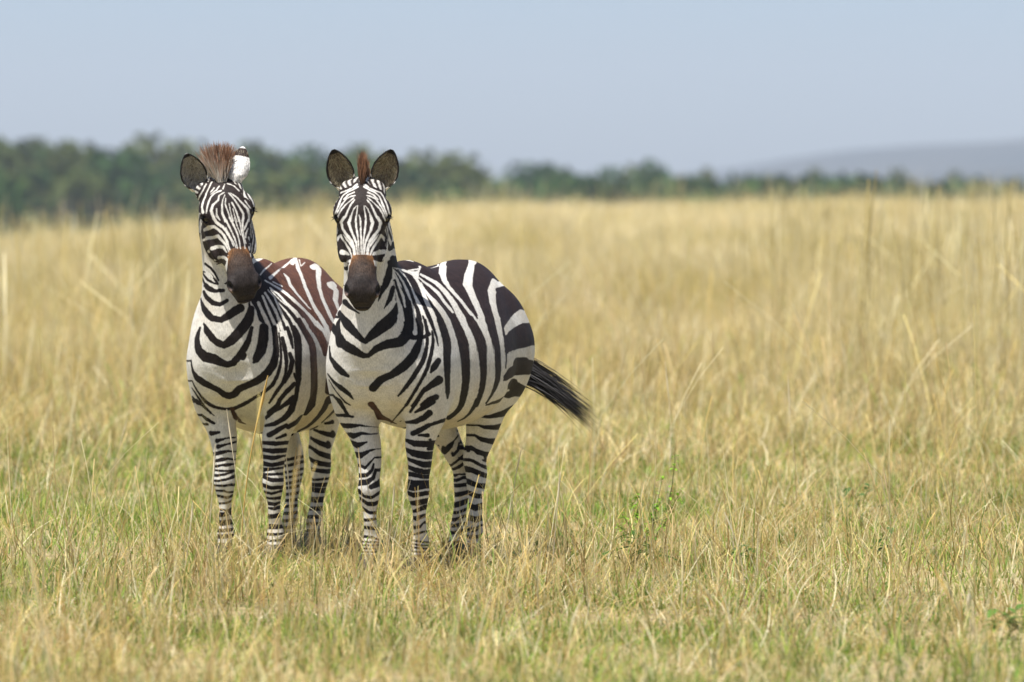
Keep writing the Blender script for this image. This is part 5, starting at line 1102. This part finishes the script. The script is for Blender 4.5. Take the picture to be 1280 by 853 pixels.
def build_zebra(K, STR, seed, label, h=.006):
    rng = np.random.default_rng(seed)
    z = Zebra(K)
    V, F, N = z.build_mesh(h, True)
    fs, red, touched, dW, inK = paint(z, V, N, STR)
    T = (V - z.hp) @ z.hu; W = (V - z.hp) @ z.hw; NN = (V - z.hp) @ z.hn
    onhead = (np.minimum(z.skull(V), z.jaw(V)) < .03) & (T > -.02)
    # back of the neck: plain rings where nothing was seen
    q = (V - z.neck.o) @ z.neck.R.T
    neckd = z.neck(V)
    behind = (neckd < .03) & ~touched & ~onhead & (q[:, 2] > .22)
    ring = np.abs(((q[:, 2] + .25*np.abs(q[:, 1]) + .01*np.sin(V[:, 1]*40)) / .062) % 1 - .5) * .062 - .016
    fs = np.where(behind, ring, fs)
    ang = np.arctan2(W, NN + .10)
    ph = ang * (.075 + .03*sstep(0, .15, T)) / .0135
    lon = np.abs((ph + .3*np.sin(T*60)) % 1 - .5) * .0135 * .9 - .0036
    lon = np.where(NN < -.06, np.abs(((T + .25*NN + .5*(np.abs(W)))/.045) % 1 - .5)*.045 - .012, lon)
    fs = np.where(onhead & (dW > .010) & ~inK, lon, fs)
    # muzzle and eyes
    tb = .375 + .085*sstep(.035, .072, np.abs(W)) + .05*sstep(-.045, -.11, NN)
    dm = np.where(onhead, tb - T, .05)
    fs = np.where(onhead, np.minimum(fs, dm), fs)
    for s in (-1, 1):
        c = z.H(.193, s*.094, .020); d = np.linalg.norm((V - c) * 1, axis=1) - .024
        fs = np.minimum(fs, np.where(onhead, d, .05))
    nos = np.full(len(V), 9.); rimd = np.full(len(V), 9.)
    for s in (-1, 1):
        a = (T-.520)/.024; b = (W - s*.073)/.020; c_ = (NN-.006)/.018
        nos = np.minimum(nos, a*a+b*b+c_*c_ + 0*T)
        a = (T-.540)/.022; b = (W - s*.076)/.02; c_ = (NN+.012)/.016
        rimd = np.minimum(rimd, a*a+b*b+c_*c_)
    # colours
    dark = np.tile(np.array(K['dark'], np.float32), (len(V), 1))
    bk = sstep(.52, .36, V[:, 0]) * sstep(.62, 1.0, V[:, 2])
    dark = dark*(1-bk[:, None]) + np.array(K['back'])*bk[:, None]
    hd = onhead[:, None]
    dark = np.where(hd, np.array([.022, .015, .013]), dark)
    mz = sstep(0, .03, -dm)[:, None]*hd
    tan = (np.exp(-((-dm+.002)/.028)**2) * (NN > -.045) * (0.30 + .55*sstep(.012, .04, np.abs(W)))*sstep(.44, .39, T))[:, None]*hd*(-dm > -.01)[:, None]
    chin = (sstep(-.07, -.12, NN)*sstep(.44, .5, T))[:, None]*hd
    pad = sstep(.435, .485, T - .25*np.minimum(NN+.02, 0))[:, None]
    dark = dark*(1-mz) + (np.array([.054, .036, .027])*(1-pad) + np.array([.025, .019, .017])*pad)*mz
    dark = dark*(1-tan) + np.array([.26, .12, .045])*tan
    dark = dark*(1-chin*.7) + np.array([.09, .07, .035])*chin*.7
    rm = sstep(1.3, .6, rimd)[:, None]*hd; dark = dark*(1-rm) + np.array([.15, .105, .085])*rm
    nm_ = sstep(1.25, .8, nos)[:, None]*hd; dark = dark*(1-nm_) + np.array([.004, .003, .003])*nm_
    dark = np.where(red[:, None], np.array([.06, .03, .018]), dark)
    lg = sstep(.30, .08, V[:, 2])[:, None]
    light = np.tile(np.array(K['light'], np.float32), (len(V), 1))
    light = light*(1-lg*.45) + np.array([.42, .36, .28])*lg*.45
    bel = (sstep(.75, .60, V[:, 2]) * sstep(.30, .2, np.abs(V[:, 0])) * (V[:, 2] > .55))[:, None]
    light = light*(1-bel*.5) + np.array([.60, .50, .32])*bel*.5
    # ears joined into the same skin
    allV, allF, st = [V], [F], [fs]; dk, lt = [dark], [light]; off = len(V)
    ears = []
    for sd in 'LR':
        E = K['ears'][sd]; s = 1 if sd == 'L' else -1
        ev, ef, S_, P_, SI, fr = z.ear(s, E)
        ears.append((sd, ev, S_, P_, SI, fr, E))
        inn = np.array(E.get('inner', (.25, .20, .14)))
        c = np.tile(inn, (len(ev), 1)) * (.5 + rng.random(len(ev))[:, None]*.9)
        rim = (SI == 0) & ((np.abs(P_) > .86) | (S_ > .90)); c[rim] = (.014, .011, .010)
        outer = (SI == 1); c[outer] = (.70, .67, .62)
        band = outer & (S_ > .70) & (S_ < .94); c[band] = (.03, .018, .014)
        lowb = outer & (S_ > .12) & (S_ < .22) & (E['open'][0] < .5); c[lowb] = (.02, .016, .014)
        edge = (SI == 1) & (np.abs(P_) > .90) & (S_ > .3) & (E['open'][0] < .5); c[edge] = (.016, .012, .010)
        up_ = (SI == 0) & ~rim; c[up_] *= (1.15 - .75*S_[up_])[:, None]
        allV.append(ev); allF.append(ef + off); off += len(ev)
        dk.append(c); lt.append(c); st.append(np.full(len(ev), -.05))
    if 'coat' not in MAT:
        MAT['coat'] = coat_material(); MAT['hair'] = attr_material('zebra_hair', .55, .35, trans=.15)
        MAT['eye'] = flat_material('eye_dark', (.012, .007, .004), .06, .6); MAT['hoof'] = flat_material('hoof_horn', (.035, .028, .022), .5, .4)
    root = bpy.data.objects.new('zebra', None); C.objects.link(root); root.matrix_world = world_matrix(K)
    tag(root, label, 'zebra', 'zebras standing side by side')
    o = mesh_obj('body', np.concatenate(allV), np.concatenate(allF), MAT['coat'], root)
    vattr(o, 'stripe', np.concatenate(st)); vattr(o, 'dark', np.concatenate(dk)); vattr(o, 'light', np.concatenate(lt))
    # ear hair
    for sd, ev, S_, P_, SI, (base, d, op, sv, L, W_), E in ears:
        k = 800; inner = np.flatnonzero((SI == 0) & (S_ > .06) & (S_ < .80) & (np.abs(P_) < .9))
        i = rng.choice(inner, k); r = ev[i]
        cen = base + d*L*S_[i][:, None]
        dd = (cen - r)*9 + d*.55 + op*.10
        lens = rng.uniform(.015, .032, k)
        t = rng.random((k, 1)); c0 = np.array(E.get('hair', (.62, .54, .36)))*(.5+t)
        s_, f_, c_ = strands(rng, r, dd, lens, .0013, c0*.5, c0*1.05, 0, 2, .18)
        e = mesh_obj('ear_hair', s_, f_, MAT['hair'], root); vattr(e, 'col', c_)
    # mane: along the crest from between the ears to the withers
    nk = z.neck; tt = np.linspace(nk.tt[-1], nk.tt[0]+.13, 60)
    crest = [z.H(.055, 0, .060), z.H(.02, 0, .045), z.H(-.015, 0, .0)]
    for t in tt[8:]:
        a = [np.interp(t, nk.tt, nk.D[:, j]) for j in range(4)]
        crest.append(nk.o + nk.R[2]*t + nk.R[1]*(a[1]-a[3]+.012) + nk.R[0]*a[0])
    crest = np.array(crest); sl = np.r_[0, np.cumsum(np.linalg.norm(np.diff(crest, axis=0), axis=1))]
    M_ = K['mane']; n = M_['n']
    u = np.concatenate([rng.uniform(0, .16, n//2), rng.uniform(0, sl[-1], n - n//2)])
    pos = np.stack([np.interp(u, sl, crest[:, j]) for j in range(3)], 1)
    lat = z.hw
    up = np.array([0, 0, 1.]); backd = -nk.R[1]
    m1 = sstep(.05, .45, u)[:, None]
    dirs = up*(1-m1) + (backd*.8+up*.45)*m1
    side = rng.uniform(-1, 1, n)
    wid = np.interp(u, [0, .05, .3, 1], [M_['w']*.5, M_['w'], .022, .016])
    pos = pos + lat*(side*wid)[:, None]
    dirs = dirs + lat*(side*M_['fan'])[:, None] + np.array(M_.get('lean', (0, 0, 0)))
    lens = M_['len'] * np.interp(u, [0, .03, .10, .35, 1], [.75, 1, 1, .9, .6]) * rng.uniform(.80, 1.05, n) * (1 - M_.get('peak', .3)*np.abs(side)) 
    st = ((u/.055 + M_.get('ph', 0)) % 1 < .5) 
    if 'white' in M_: st = st & (rng.random(n) < .8) | (side*M_['wside'] > .15) & (rng.random(n) < M_['white'])
    else: st &= (u > .12)
    c0 = np.where(st[:, None], np.array([.66, .61, .53]), np.array([.05, .028, .018]))
    c1 = np.where((rng.random(n) < M_['brown'])[:, None], np.array([.34, .17, .09]), np.where(st[:, None], np.array([.42, .36, .28]), np.array([.04, .02, .012])))
    s_, f_, c_ = strands(rng, pos, dirs, lens, M_.get('sw', .0034), c0, c1*(.5+.9*rng.random((n, 1))), 0, 3, M_.get('jit', .07))
    o = mesh_obj('mane', s_, f_, MAT['hair'], root); vattr(o, 'col', c_)
    # tail tuft
    tp = np.array(K['tail'], float); n = 700
    u = rng.random(n)**.6; r0 = tp[-2] + (tp[-1]-tp[-2])*u[:, None]
    d0 = np.array(K['tuft'], float); ln = np.linalg.norm(d0)
    d0 = d0/ln; r0 = r0 + rng.normal(0, .008, (n, 3))
    s_, f_, c_ = strands(rng, r0, np.tile(d0, (n, 1)), ln*rng.uniform(.45, .98, n), .0038, np.tile([.014, .012, .013], (n, 1)), np.tile([.02, .016, .014], (n, 1)), K.get('tdroop', .24), 5, .048)
    o = mesh_obj('tail_hair', s_, f_, MAT['hair'], root); vattr(o, 'col', c_)
    # eyes and lashes
    for s in (-1, 1):
        bm = bmesh.new(); bmesh.ops.create_uvsphere(bm, u_segments=24, v_segments=16, radius=.0205)
        me = bpy.data.meshes.new('eye'); bm.to_mesh(me); bm.free(); me.polygons.foreach_set('use_smooth', np.ones(len(me.polygons), dtype=bool))
        e = bpy.data.objects.new('eye', me); C.objects.link(e); me.materials.append(MAT['eye']); e.parent = root; e.location = z.H(.192, s*.0890, .017)
        k = 26; a = rng.uniform(-.8, .8, k)
        r = np.array([z.H(.178 + .014*abs(x), s*(.107-.006*x), .024 + .016*x) for x in a])
        dd = np.tile(z.hw*s*1.0 + z.hu*.75 + z.hn*.1, (k, 1))
        s_, f_, c_ = strands(rng, r, dd, rng.uniform(.015, .028, k), .0028, np.tile([.01, .009, .008], (k, 1)), np.tile([.01, .009, .008], (k, 1)), 0, 2, .15)
        e = mesh_obj('eyelashes', s_, f_, MAT['hair'], root); vattr(e, 'col', c_)
    # hooves
    for kind, side, l in z.legs:
        (fx, fy), _ = K[kind][side]
        prof = [(0.0, .046, .014), (.012, .047, .013), (.045, .039, .004), (.062, .036, -.002), (.066, .026, -.004)]
        hv, nseg = [], 24
        for zz, r, dx in prof:
            for j in range(nseg):
                a = 2*math.pi*j/nseg; sx = 1.12 if math.cos(a) > 0 else .92
                hv.append((fx+.026+dx+math.cos(a)*r*sx, fy+math.sin(a)*r, zz+.004))
        hf = [(i*nseg+j, i*nseg+(j+1) % nseg, (i+1)*nseg+(j+1) % nseg, (i+1)*nseg+j) for i in range(len(prof)-1) for j in range(nseg)]
        hf += [tuple(range(nseg))[::-1], tuple((len(prof)-1)*nseg+j for j in range(nseg))]
        mesh_obj('hoof', hv, hf, MAT['hoof'], root)
    return root, z

KB.update(dark=(.011, .009, .009), back=(.026, .016, .014), light=(.71, .68, .62), mane=dict(n=2600, len=.118, w=.017, fan=.03, peak=.6, brown=.8), tuft=(-.03, .36, -.135))
KA.update(dark=(.013, .009, .008), back=(.105, .045, .026), light=(.71, .68, .61), mane=dict(n=2600, sw=.0050, jit=.11, len=.145, w=.034, fan=.30, peak=.1, brown=.8, white=.9, wside=-1, lean=(0, -.05, 0)), tuft=(-.03, .0, -.38))
build_zebra(KA, STROKES_A, 5, 'left zebra with reddish brown rump, head turned aside showing the white back of one ear')
build_zebra(KB, STROKES_B, 9, 'right zebra facing straight ahead, both dark ears upright, black tail tuft flicked out')
# ================================================================ grass
STRAW = np.array([[.77, .66, .28], [.82, .70, .36], [.66, .50, .18], [.90, .83, .58], [.44, .29, .11], [.72, .54, .29]])
GREEN = np.array([[.23, .38, .05], [.38, .48, .09], [.13, .24, .04]])
def clump(seed, n, rad_, h, lean, bend, wid, pg, heads=0.0, flat=0.0, gold=None, seg=4):
    """a tuft of n blades; pg = share of green ones; flat = share lying down"""
    rng = np.random.default_rng(seed)
    r = rad_*np.sqrt(rng.random(n)); a = rng.uniform(0, 2*math.pi, n)
    root = np.stack([r*np.cos(a), r*np.sin(a), np.zeros(n)], 1)
    H = rng.uniform(h[0], h[1], n); g = rng.random(n) < pg; H = np.where(g, H*.62, H)
    az = rng.uniform(0, 2*math.pi, n); ln = np.abs(rng.normal(0, lean, n)); fl = rng.random(n) < flat
    ln = np.where(fl, rng.uniform(1.1, 1.5, n), ln)
    d = np.stack([np.cos(az)*np.sin(ln), np.sin(az)*np.sin(ln), np.cos(ln)], 1)
    az2 = az + rng.normal(0, .8, n); bd = rng.uniform(0, bend, n)*H
    bv = np.stack([np.cos(az2), np.sin(az2), -.45*np.ones(n)], 1)
    st = STRAW if gold is None else gold
    col = np.where(g[:, None], GREEN[rng.integers(0, 3, n)], st[rng.integers(0, len(st), n)]) * (.75 + .5*rng.random((n, 1)))
    w = rng.uniform(wid[0], wid[1], n)
    sv = np.stack([-np.sin(az+1.57*rng.random(n)), np.cos(az), np.zeros(n)], 1); sv /= np.linalg.norm(sv, axis=1)[:, None]
    V = np.zeros((n, seg+1, 2, 3)); Cc = np.zeros((n, seg+1, 2, 3))
    hd = rng.random(n) < heads
    kink = rng.random(n) < .22; kd = rng.normal(0, .5, (n, 3)); kd[:, 2] = -np.abs(kd[:, 2])*.6
    for k in range(seg+1):
        t = k/seg
        c = root + d*(t*H)[:, None] + bv*(bd*t*t)[:, None] + np.where(kink[:, None], kd*(H*max(t-.55, 0))[:, None], 0)
        c[:, 2] = np.maximum(c[:, 2], .004 + .01*rng.random(n))
        ww = w*(1-.85*t**1.5)*.5
        ww = np.where(hd, w*.28 + w*.95*(0.75 < t)*(1.05-t)*2.2, ww)
        V[:, k, 0] = c - sv*ww[:, None]; V[:, k, 1] = c + sv*ww[:, None]
        Cc[:, k, :] = (col*(.70 + .38*t))[:, None, :]  # darker root, lighter tip: root shading painted into the blade colour
    idx = np.arange(n)[:, None]*(seg+1)*2 + np.arange(seg)[None]*2
    F = np.stack([idx, idx+1, idx+3, idx+2], -1).reshape(-1, 4)
    return V.reshape(-1, 3), F, Cc.reshape(-1, 3)
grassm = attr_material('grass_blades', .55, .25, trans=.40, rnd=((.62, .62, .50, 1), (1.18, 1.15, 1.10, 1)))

def scatter(name, label, protos, P, rot, scl, idx):
    col = bpy.data.collections.new(name + '_tufts')
    for k, (v, f, c) in enumerate(protos):
        o = mesh_obj('tuft', v, f, grassm, None, False); vattr(o, 'col', c); C.objects.unlink(o); col.objects.link(o); o.name = '%s_tuft_%02d' % (name, k)
    me = bpy.data.meshes.new(name); me.vertices.add(len(P)); me.vertices.foreach_set('co', np.asarray(P, np.float32).ravel())
    o = bpy.data.objects.new(name, me); C.objects.link(o)
    a = me.attributes.new('rot', 'FLOAT_VECTOR', 'POINT'); a.data.foreach_set('vector', np.asarray(rot, np.float32).ravel())
    a = me.attributes.new('scl', 'FLOAT_VECTOR', 'POINT'); a.data.foreach_set('vector', np.asarray(scl, np.float32).ravel())
    a = me.attributes.new('idx', 'INT', 'POINT'); a.data.foreach_set('value', np.asarray(idx, np.int32))
    ng = bpy.data.node_groups.new(name, 'GeometryNodeTree')
    ng.interface.new_socket('Geometry', in_out='INPUT', socket_type='NodeSocketGeometry'); ng.interface.new_socket('Geometry', in_out='OUTPUT', socket_type='NodeSocketGeometry')
    n, l = ng.nodes, ng.links
    gi = n.new('NodeGroupInput'); go = n.new('NodeGroupOutput'); mp = n.new('GeometryNodeMeshToPoints'); ip = n.new('GeometryNodeInstanceOnPoints'); ci = n.new('GeometryNodeCollectionInfo')
    ci.inputs['Collection'].default_value = col; ci.inputs['Separate Children'].default_value = True; ci.inputs['Reset Children'].default_value = True
    def na(nm, ty):
        q = n.new('GeometryNodeInputNamedAttribute'); q.data_type = ty; q.inputs['Name'].default_value = nm; return q.outputs['Attribute']
    l.new(gi.outputs[0], mp.inputs[0]); l.new(mp.outputs[0], ip.inputs['Points']); l.new(ci.outputs[0], ip.inputs['Instance'])
    ip.inputs['Pick Instance'].default_value = True
    l.new(na('idx', 'INT'), ip.inputs['Instance Index']); l.new(na('rot', 'FLOAT_VECTOR'), ip.inputs['Rotation']); l.new(na('scl', 'FLOAT_VECTOR'), ip.inputs['Scale'])
    l.new(ip.outputs[0], go.inputs[0])
    md = o.modifiers.new('tufts', 'NODES'); md.node_group = ng
    tag(o, label, 'grass', None, 'stuff')
    return o

def vnoise(x, y, s, seed):
    """smooth value noise 0..1"""
    r = np.random.default_rng(seed).random((64, 64)); u, v = x/s, y/s
    i, j = np.floor(u).astype(int), np.floor(v).astype(int); fu, fv = u-i, v-j
    fu, fv = fu*fu*(3-2*fu), fv*fv*(3-2*fv); g = lambda a, b: r[a % 64, b % 64]
    return (g(i, j)*(1-fu)+g(i+1, j)*fu)*(1-fv) + (g(i, j+1)*(1-fu)+g(i+1, j+1)*fu)*fv
rg = np.random.default_rng(77)
def field(y0, y1, dens, marg=3.6, k=.112):
    """points over the wedge the lens can see, with a margin"""
    A = k*(y1*y1-y0*y0) + 2*marg*(y1-y0); n = int(A*dens*1.0)
    y = y0 + (y1-y0)*rg.random(n*3); keep = rg.random(n*3) < (k*y+marg)/(k*y1+marg); y = y[keep][:n]
    x = rg.uniform(-1, 1, len(y))*(k*y+marg)
    return x, y
# near turf: short, tangled, green and straw
near = [clump(100+i, 56, .26, (.04, .15), .65, .7, (.004, .0075), .85, 0, .15) for i in range(4)] + \
       [clump(110+i, 66, .28, (.06, .24), 1.0, 1.0, (.0030, .0066), .22, 0, .50) for i in range(6)] + \
       [clump(120+i, 18, .24, (.14, .38), .55, .6, (.0034, .0062), .10, .35, .06) for i in range(5)] + \
       [clump(130+i, 6, .18, (.35, .66), .28, .25, (.0040, .0060), .0, .9, 0) for i in range(3)]
x, y = field(16, 31, 24); x2, y2 = field(31, 52, 14)
x = np.concatenate([x, x2]); y = np.concatenate([y, y2])
green = vnoise(x+40, y+10, 1.6, 1)*.6 + vnoise(x+40, y, .55, 2)*.4
tall = vnoise(x+20, y+50, 2.2, 3)*.6 + vnoise(x, y, .7, 4)*.4
u = rg.random(len(x))
far_ = ss(27, 40, y)
idx = np.where(u < .38 + .60*ss(.36, .56, green)*(1-.5*far_), rg.integers(0, 4, len(x)), rg.integers(4, 10, len(x)))
t2 = rg.random(len(x)) < (.04 + .22*ss(.45, .75, tall) + .22*far_)
idx = np.where(t2, rg.integers(10, 15, len(x)), idx)
t3 = rg.random(len(x)) < (.006 + .030*ss(.5, .8, tall) + .02*far_)
idx = np.where(t3, rg.integers(15, 18, len(x)), idx)
# keep the herd's legs readable: shorter turf round their feet
nearz = np.minimum(np.hypot((x+.52)/.55, (y-23.3)/1.0), np.hypot((x+1.12)/.5, (y-24.1)/1.0))
hs = (1.05 + .65*rg.random(len(x))) * (1 + .45*far_) * (1 - .15*ss(1.4, .8, nearz))
keep = ~((idx >= 10) & (nearz < .9) & (rg.random(len(x)) < .45))
ws = np.where(y > 31, 1.5, 1.0)
front = (nearz < 2.6) & (y < 24.6) & (rg.random(len(x)) < .30); idx = np.where(front, rg.integers(10, 15, len(x)), idx)
P = np.stack([x, y, zg(x, y)], 1); R_ = np.stack([np.zeros(len(x)), np.zeros(len(x)), rg.uniform(0, 6.28, len(x))], 1)
S_ = np.stack([ws, ws, hs], 1)
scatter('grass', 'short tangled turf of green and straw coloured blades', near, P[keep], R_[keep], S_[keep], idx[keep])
# tall golden grass from mid distance to the crest
GOLD = np.array([[.83, .72, .37], [.89, .80, .48], [.75, .62, .27], [.93, .86, .60], [.63, .51, .22]])
PALE = np.array([[.92, .80, .52], [.96, .88, .66], [.84, .68, .36]]); BROWN = np.array([[.62, .49, .20], [.70, .57, .27], [.52, .45, .17], [.78, .64, .28]])
tallp = [clump(200+i, 46, .34, (.35, .80), .22, .38, (.006, .012), (.10, .05, .04, .14, .10)[i], .25, 0, (GOLD, PALE, PALE, BROWN, BROWN)[i], 3) for i in range(5)] + \
        [clump(210+i, 46, .34, (.28, .60), .32, .5, (.006, .012), .38, .1, .1, GOLD, 3) for i in range(3)] + \
        [clump(220+i, 9, .22, (.80, 1.25), .10, .14, (.006, .011), 0, .9, 0, GOLD, 4) for i in range(3)] + \
        [clump(230+i, 9, .30, (1.05, 1.7), .10, .16, (.008, .014), 0, 1, 0, GOLD, 5) for i in range(3)]
xs, ys = [], []
for a, b, d in ((33, 45, 2.6), (45, 75, 5.5), (75, 130, 3.6), (130, 185, 2.2), (185, 260, 1.0)):
    q = field(a, b, d, 7.0); xs.append(q[0]); ys.append(q[1])
x = np.concatenate(xs); y = np.concatenate(ys)
gr = vnoise(x+90, y*.5+10, 5, 5)
u = rg.random(len(x)); idx = np.where(u < .12 + .68*ss(.42, .66, gr)*ss(130, 50, y), rg.integers(5, 8, len(x)), np.clip(np.floor((vnoise(x+7, y*.35, 2.3, 9)*.65 + .35*rg.random(len(x)))*6.5 - .8), -1, 4).astype(int) % 5)
idx = np.where(rg.random(len(x)) < .045, rg.integers(8, 11, len(x)), idx)
hs = (.35 + .65*ss(34, 62, y)) * (.50 + .60*vnoise(x, y*.5, 1.1, 6) + .40*vnoise(x, y*.5, 5., 8)) * (.9+.2*rg.random(len(x)))
ws = .8 + ss(60, 160, y)*1.1
pxs = 640 + x/y*FPX
wisp = (rng_w := np.random.default_rng(8)).random(len(x)) < (.006 + .075*ss(800, 1150, pxs) + .022*ss(330, 120, pxs)) * (y > 36) * (y < 90)
idx = np.where(wisp, rng_w.integers(11, 14, len(x)), idx); hs = np.where(wisp, rng_w.uniform(.75, 1.15, len(x)), hs)
P = np.stack([x, y, zg(x, y)], 1); R_ = np.stack([np.zeros(len(x)), np.zeros(len(x)), rg.uniform(0, 6.28, len(x))], 1)
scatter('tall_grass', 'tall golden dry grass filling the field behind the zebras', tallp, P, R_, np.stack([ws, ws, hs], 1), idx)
# ================================================================ single dry stalks and leafy plants
def gp(px, py):
    """ground point seen at a photo column/row"""
    D = EYE*FPX/(py-250.0); x = (px-640)/FPX*D
    for _ in range(4):
        D = (EYE-float(zg(x, D)))*FPX/(py-250.0); x = (px-640)/FPX*D
    return np.array([x, D, float(zg(x, D))])
def stalks():
    rng = np.random.default_rng(4); V = []; F = []; Cc = []
    for bx, by, tx, ty, w, c in ((255, 748, 268, 556, .0050, 1), (299, 712, 334, 470, .0085, 2), (317, 715, 283, 512, .0042, 1), (371, 700, 370, 560, .0052, 0), (366, 704, 357, 572, .0044, 1), (351, 690, 322, 536, .0036, 0),
        (452, 706, 467, 574, .0062, 2), (482, 716, 527, 558, .0050, 1), (441, 716, 447, 560, .0042, 0), (476, 742, 493, 604, .0050, 1), (833, 640, 831, 452, .0040, 1), (899, 600, 892, 408, .0040, 0), (688, 742, 700, 590, .0045, 1),
        (1216, 858, 1168, 712, .0070, 2), (1222, 800, 1212, 742, .0090, 1), (395, 780, 402, 640, .0050, 0), (222, 760, 240, 628, .0042, 1), (560, 770, 548, 640, .0048, 0), (612, 742, 640, 618, .0040, 1), (1005, 640, 985, 470, .0040, 1), (1062, 560, 1052, 420, .0046, 1),
        (128, 640, 160, 520, .004, 1), (70, 760, 96, 650, .0045, 0), (930, 760, 905, 640, .0042, 1), (1128, 690, 1105, 585, .004, 0), (645, 700, 652, 560, .0038, 1), (740, 640, 735, 500, .004, 0)):
        b = gp(bx, by); D = b[1]; t = np.array([(tx-640)/FPX*D, D+rng.uniform(-.05, .05), EYE+(250-ty)/FPX*D])
        col = np.array([[.66, .50, .26], [.80, .70, .48], [.74, .50, .16]][c])
        o = len(V); bw = rng.uniform(-.03, .03)
        for k in range(9):
            s = k/8; p = b+(t-b)*s; p[0] += bw*math.sin(s*3.14)
            ww = w*(.55-.25*s) + (w*.75*math.sin((s-.72)/.28*3.14) if s > .72 else 0)
            for a in (0, 2.09, 4.19): V.append(p+np.array([math.cos(a), math.sin(a), 0])*ww); Cc.append(col*(.8+.3*s))
        for k in range(8):
            for j in range(3): F.append((o+k*3+j, o+k*3+(j+1) % 3, o+k*3+3+(j+1) % 3, o+k*3+3+j))
    o = mesh_obj('dry_stalks', V, F, attr_material('dry_stalk', .5, .3, trans=.1)); vattr(o, 'col', Cc)
    tag(o, 'single pale and orange dry grass stalks standing among the turf and before the zebras\' legs', 'grass stalks', None, 'stuff')
stalks()
leafpm = attr_material('plant_leaf', .55, .12, trans=.3)
def leafy(px, py, stems, leaf, nleaf, col, label, seed, tipc=None):
    """stems: (dx px, height px, ...) tips relative to the base; leaf: length, width in metres"""
    rng = np.random.default_rng(seed); b = gp(px, py); D = b[1]; mpp = D/FPX
    root = bpy.data.objects.new('leafy_plant', None); C.objects.link(root); root.location = b
    tag(root, label, 'plant', 'green plants among the grass')
    V = []; F = []; Cc = []; LV = []; LF = []; LC = []
    for dx, h in stems:
        t = np.array([dx*mpp, rng.uniform(-.06, .06), h*mpp]); bend = np.array([rng.uniform(-.03, .03), rng.uniform(-.03, .03), 0])
        o = len(V)
        for k in range(7):
            s = k/6; p = t*s + bend*math.sin(s*3.14); r = .0032*(1-.6*s)
            for j in range(4): V.append(p+np.array([math.cos(j*1.57), math.sin(j*1.57), 0])*r); Cc.append((.20, .22, .07))
        for k in range(6):
            for j in range(4): F.append((o+k*4+j, o+k*4+(j+1) % 4, o+k*4+4+(j+1) % 4, o+k*4+4+j))
        for q in range(nleaf):
            s = rng.uniform(.25, 1.0)**.7; p = t*s + bend*math.sin(s*3.14); a = rng.uniform(0, 6.28); el = rng.uniform(-.3, .9)
            d = np.array([math.cos(a)*math.cos(el), math.sin(a)*math.cos(el), math.sin(el)]); L = leaf[0]*rng.uniform(.7, 1.2); W = leaf[1]*rng.uniform(.8, 1.2)
            sv = np.cross(d, [0, 0, 1.]); sv /= np.linalg.norm(sv); up = np.cross(sv, d)
            o = len(LV); c = np.array(tipc if (tipc and s > .55) else col)*rng.uniform(.75, 1.3)
            for u, wv in ((0, .12), (.25, .8), (.55, 1), (.82, .6), (1, .05)):
                m = p + d*L*u - np.array([0, 0, 1])*L*.35*u*u
                for e in (-1, 0, 1): LV.append(m + sv*e*W*.5*wv + up*abs(e)*W*.14*wv); LC.append(c)
            for u in range(4):
                for e in range(2): LF.append((o+u*3+e, o+u*3+e+1, o+u*3+e+4, o+u*3+e+3))
    s_ = mesh_obj('stem', V, F, leafpm, root); vattr(s_, 'col', Cc)
    l_ = mesh_obj('leaves', LV, LF, leafpm, root); vattr(l_, 'col', LC)
leafy(812, 690, [(32, 122), (16, 92), (-14, 74), (-36, 50), (6, 58), (-24, 66), (40, 80), (24, 44), (-8, 40), (-44, 34)], (.030, .015), 20, (.09, .22, .03), 'bright yellow-green leafy sprig rising above the turf right of the black tail tuft', 1, (.22, .42, .035))
leafy(790, 716, [(-22, 34), (14, 42), (36, 30), (2, 48)], (.11, .030), 4, (.07, .15, .03), 'low plant with long drooping dark green leaves just below the bright leafy sprig', 2)
leafy(930, 716, [(-8, 26), (8, 34)], (.085, .034), 4, (.08, .17, .03), 'small dark green plant with a few broad leaves, between the sprig and the right edge', 3)
leafy(1080, 650, [(-14, 40), (8, 44), (22, 20)], (.075, .026), 5, (.07, .15, .04), 'dark narrow-leaved plant in the brownish dry grass right of the middle', 4)
leafy(1262, 800, [(-12, 36), (10, 40), (20, 22), (-24, 26)], (.08, .034), 7, (.10, .19, .035), 'blurred broad-leaved green plant at the lower right edge of the field', 5)
leafy(1106, 706, [(-14, 32), (10, 38)], (.085, .030), 4, (.06, .13, .03), 'small dark plant standing in front of the narrow-leaved one on the right', 6)
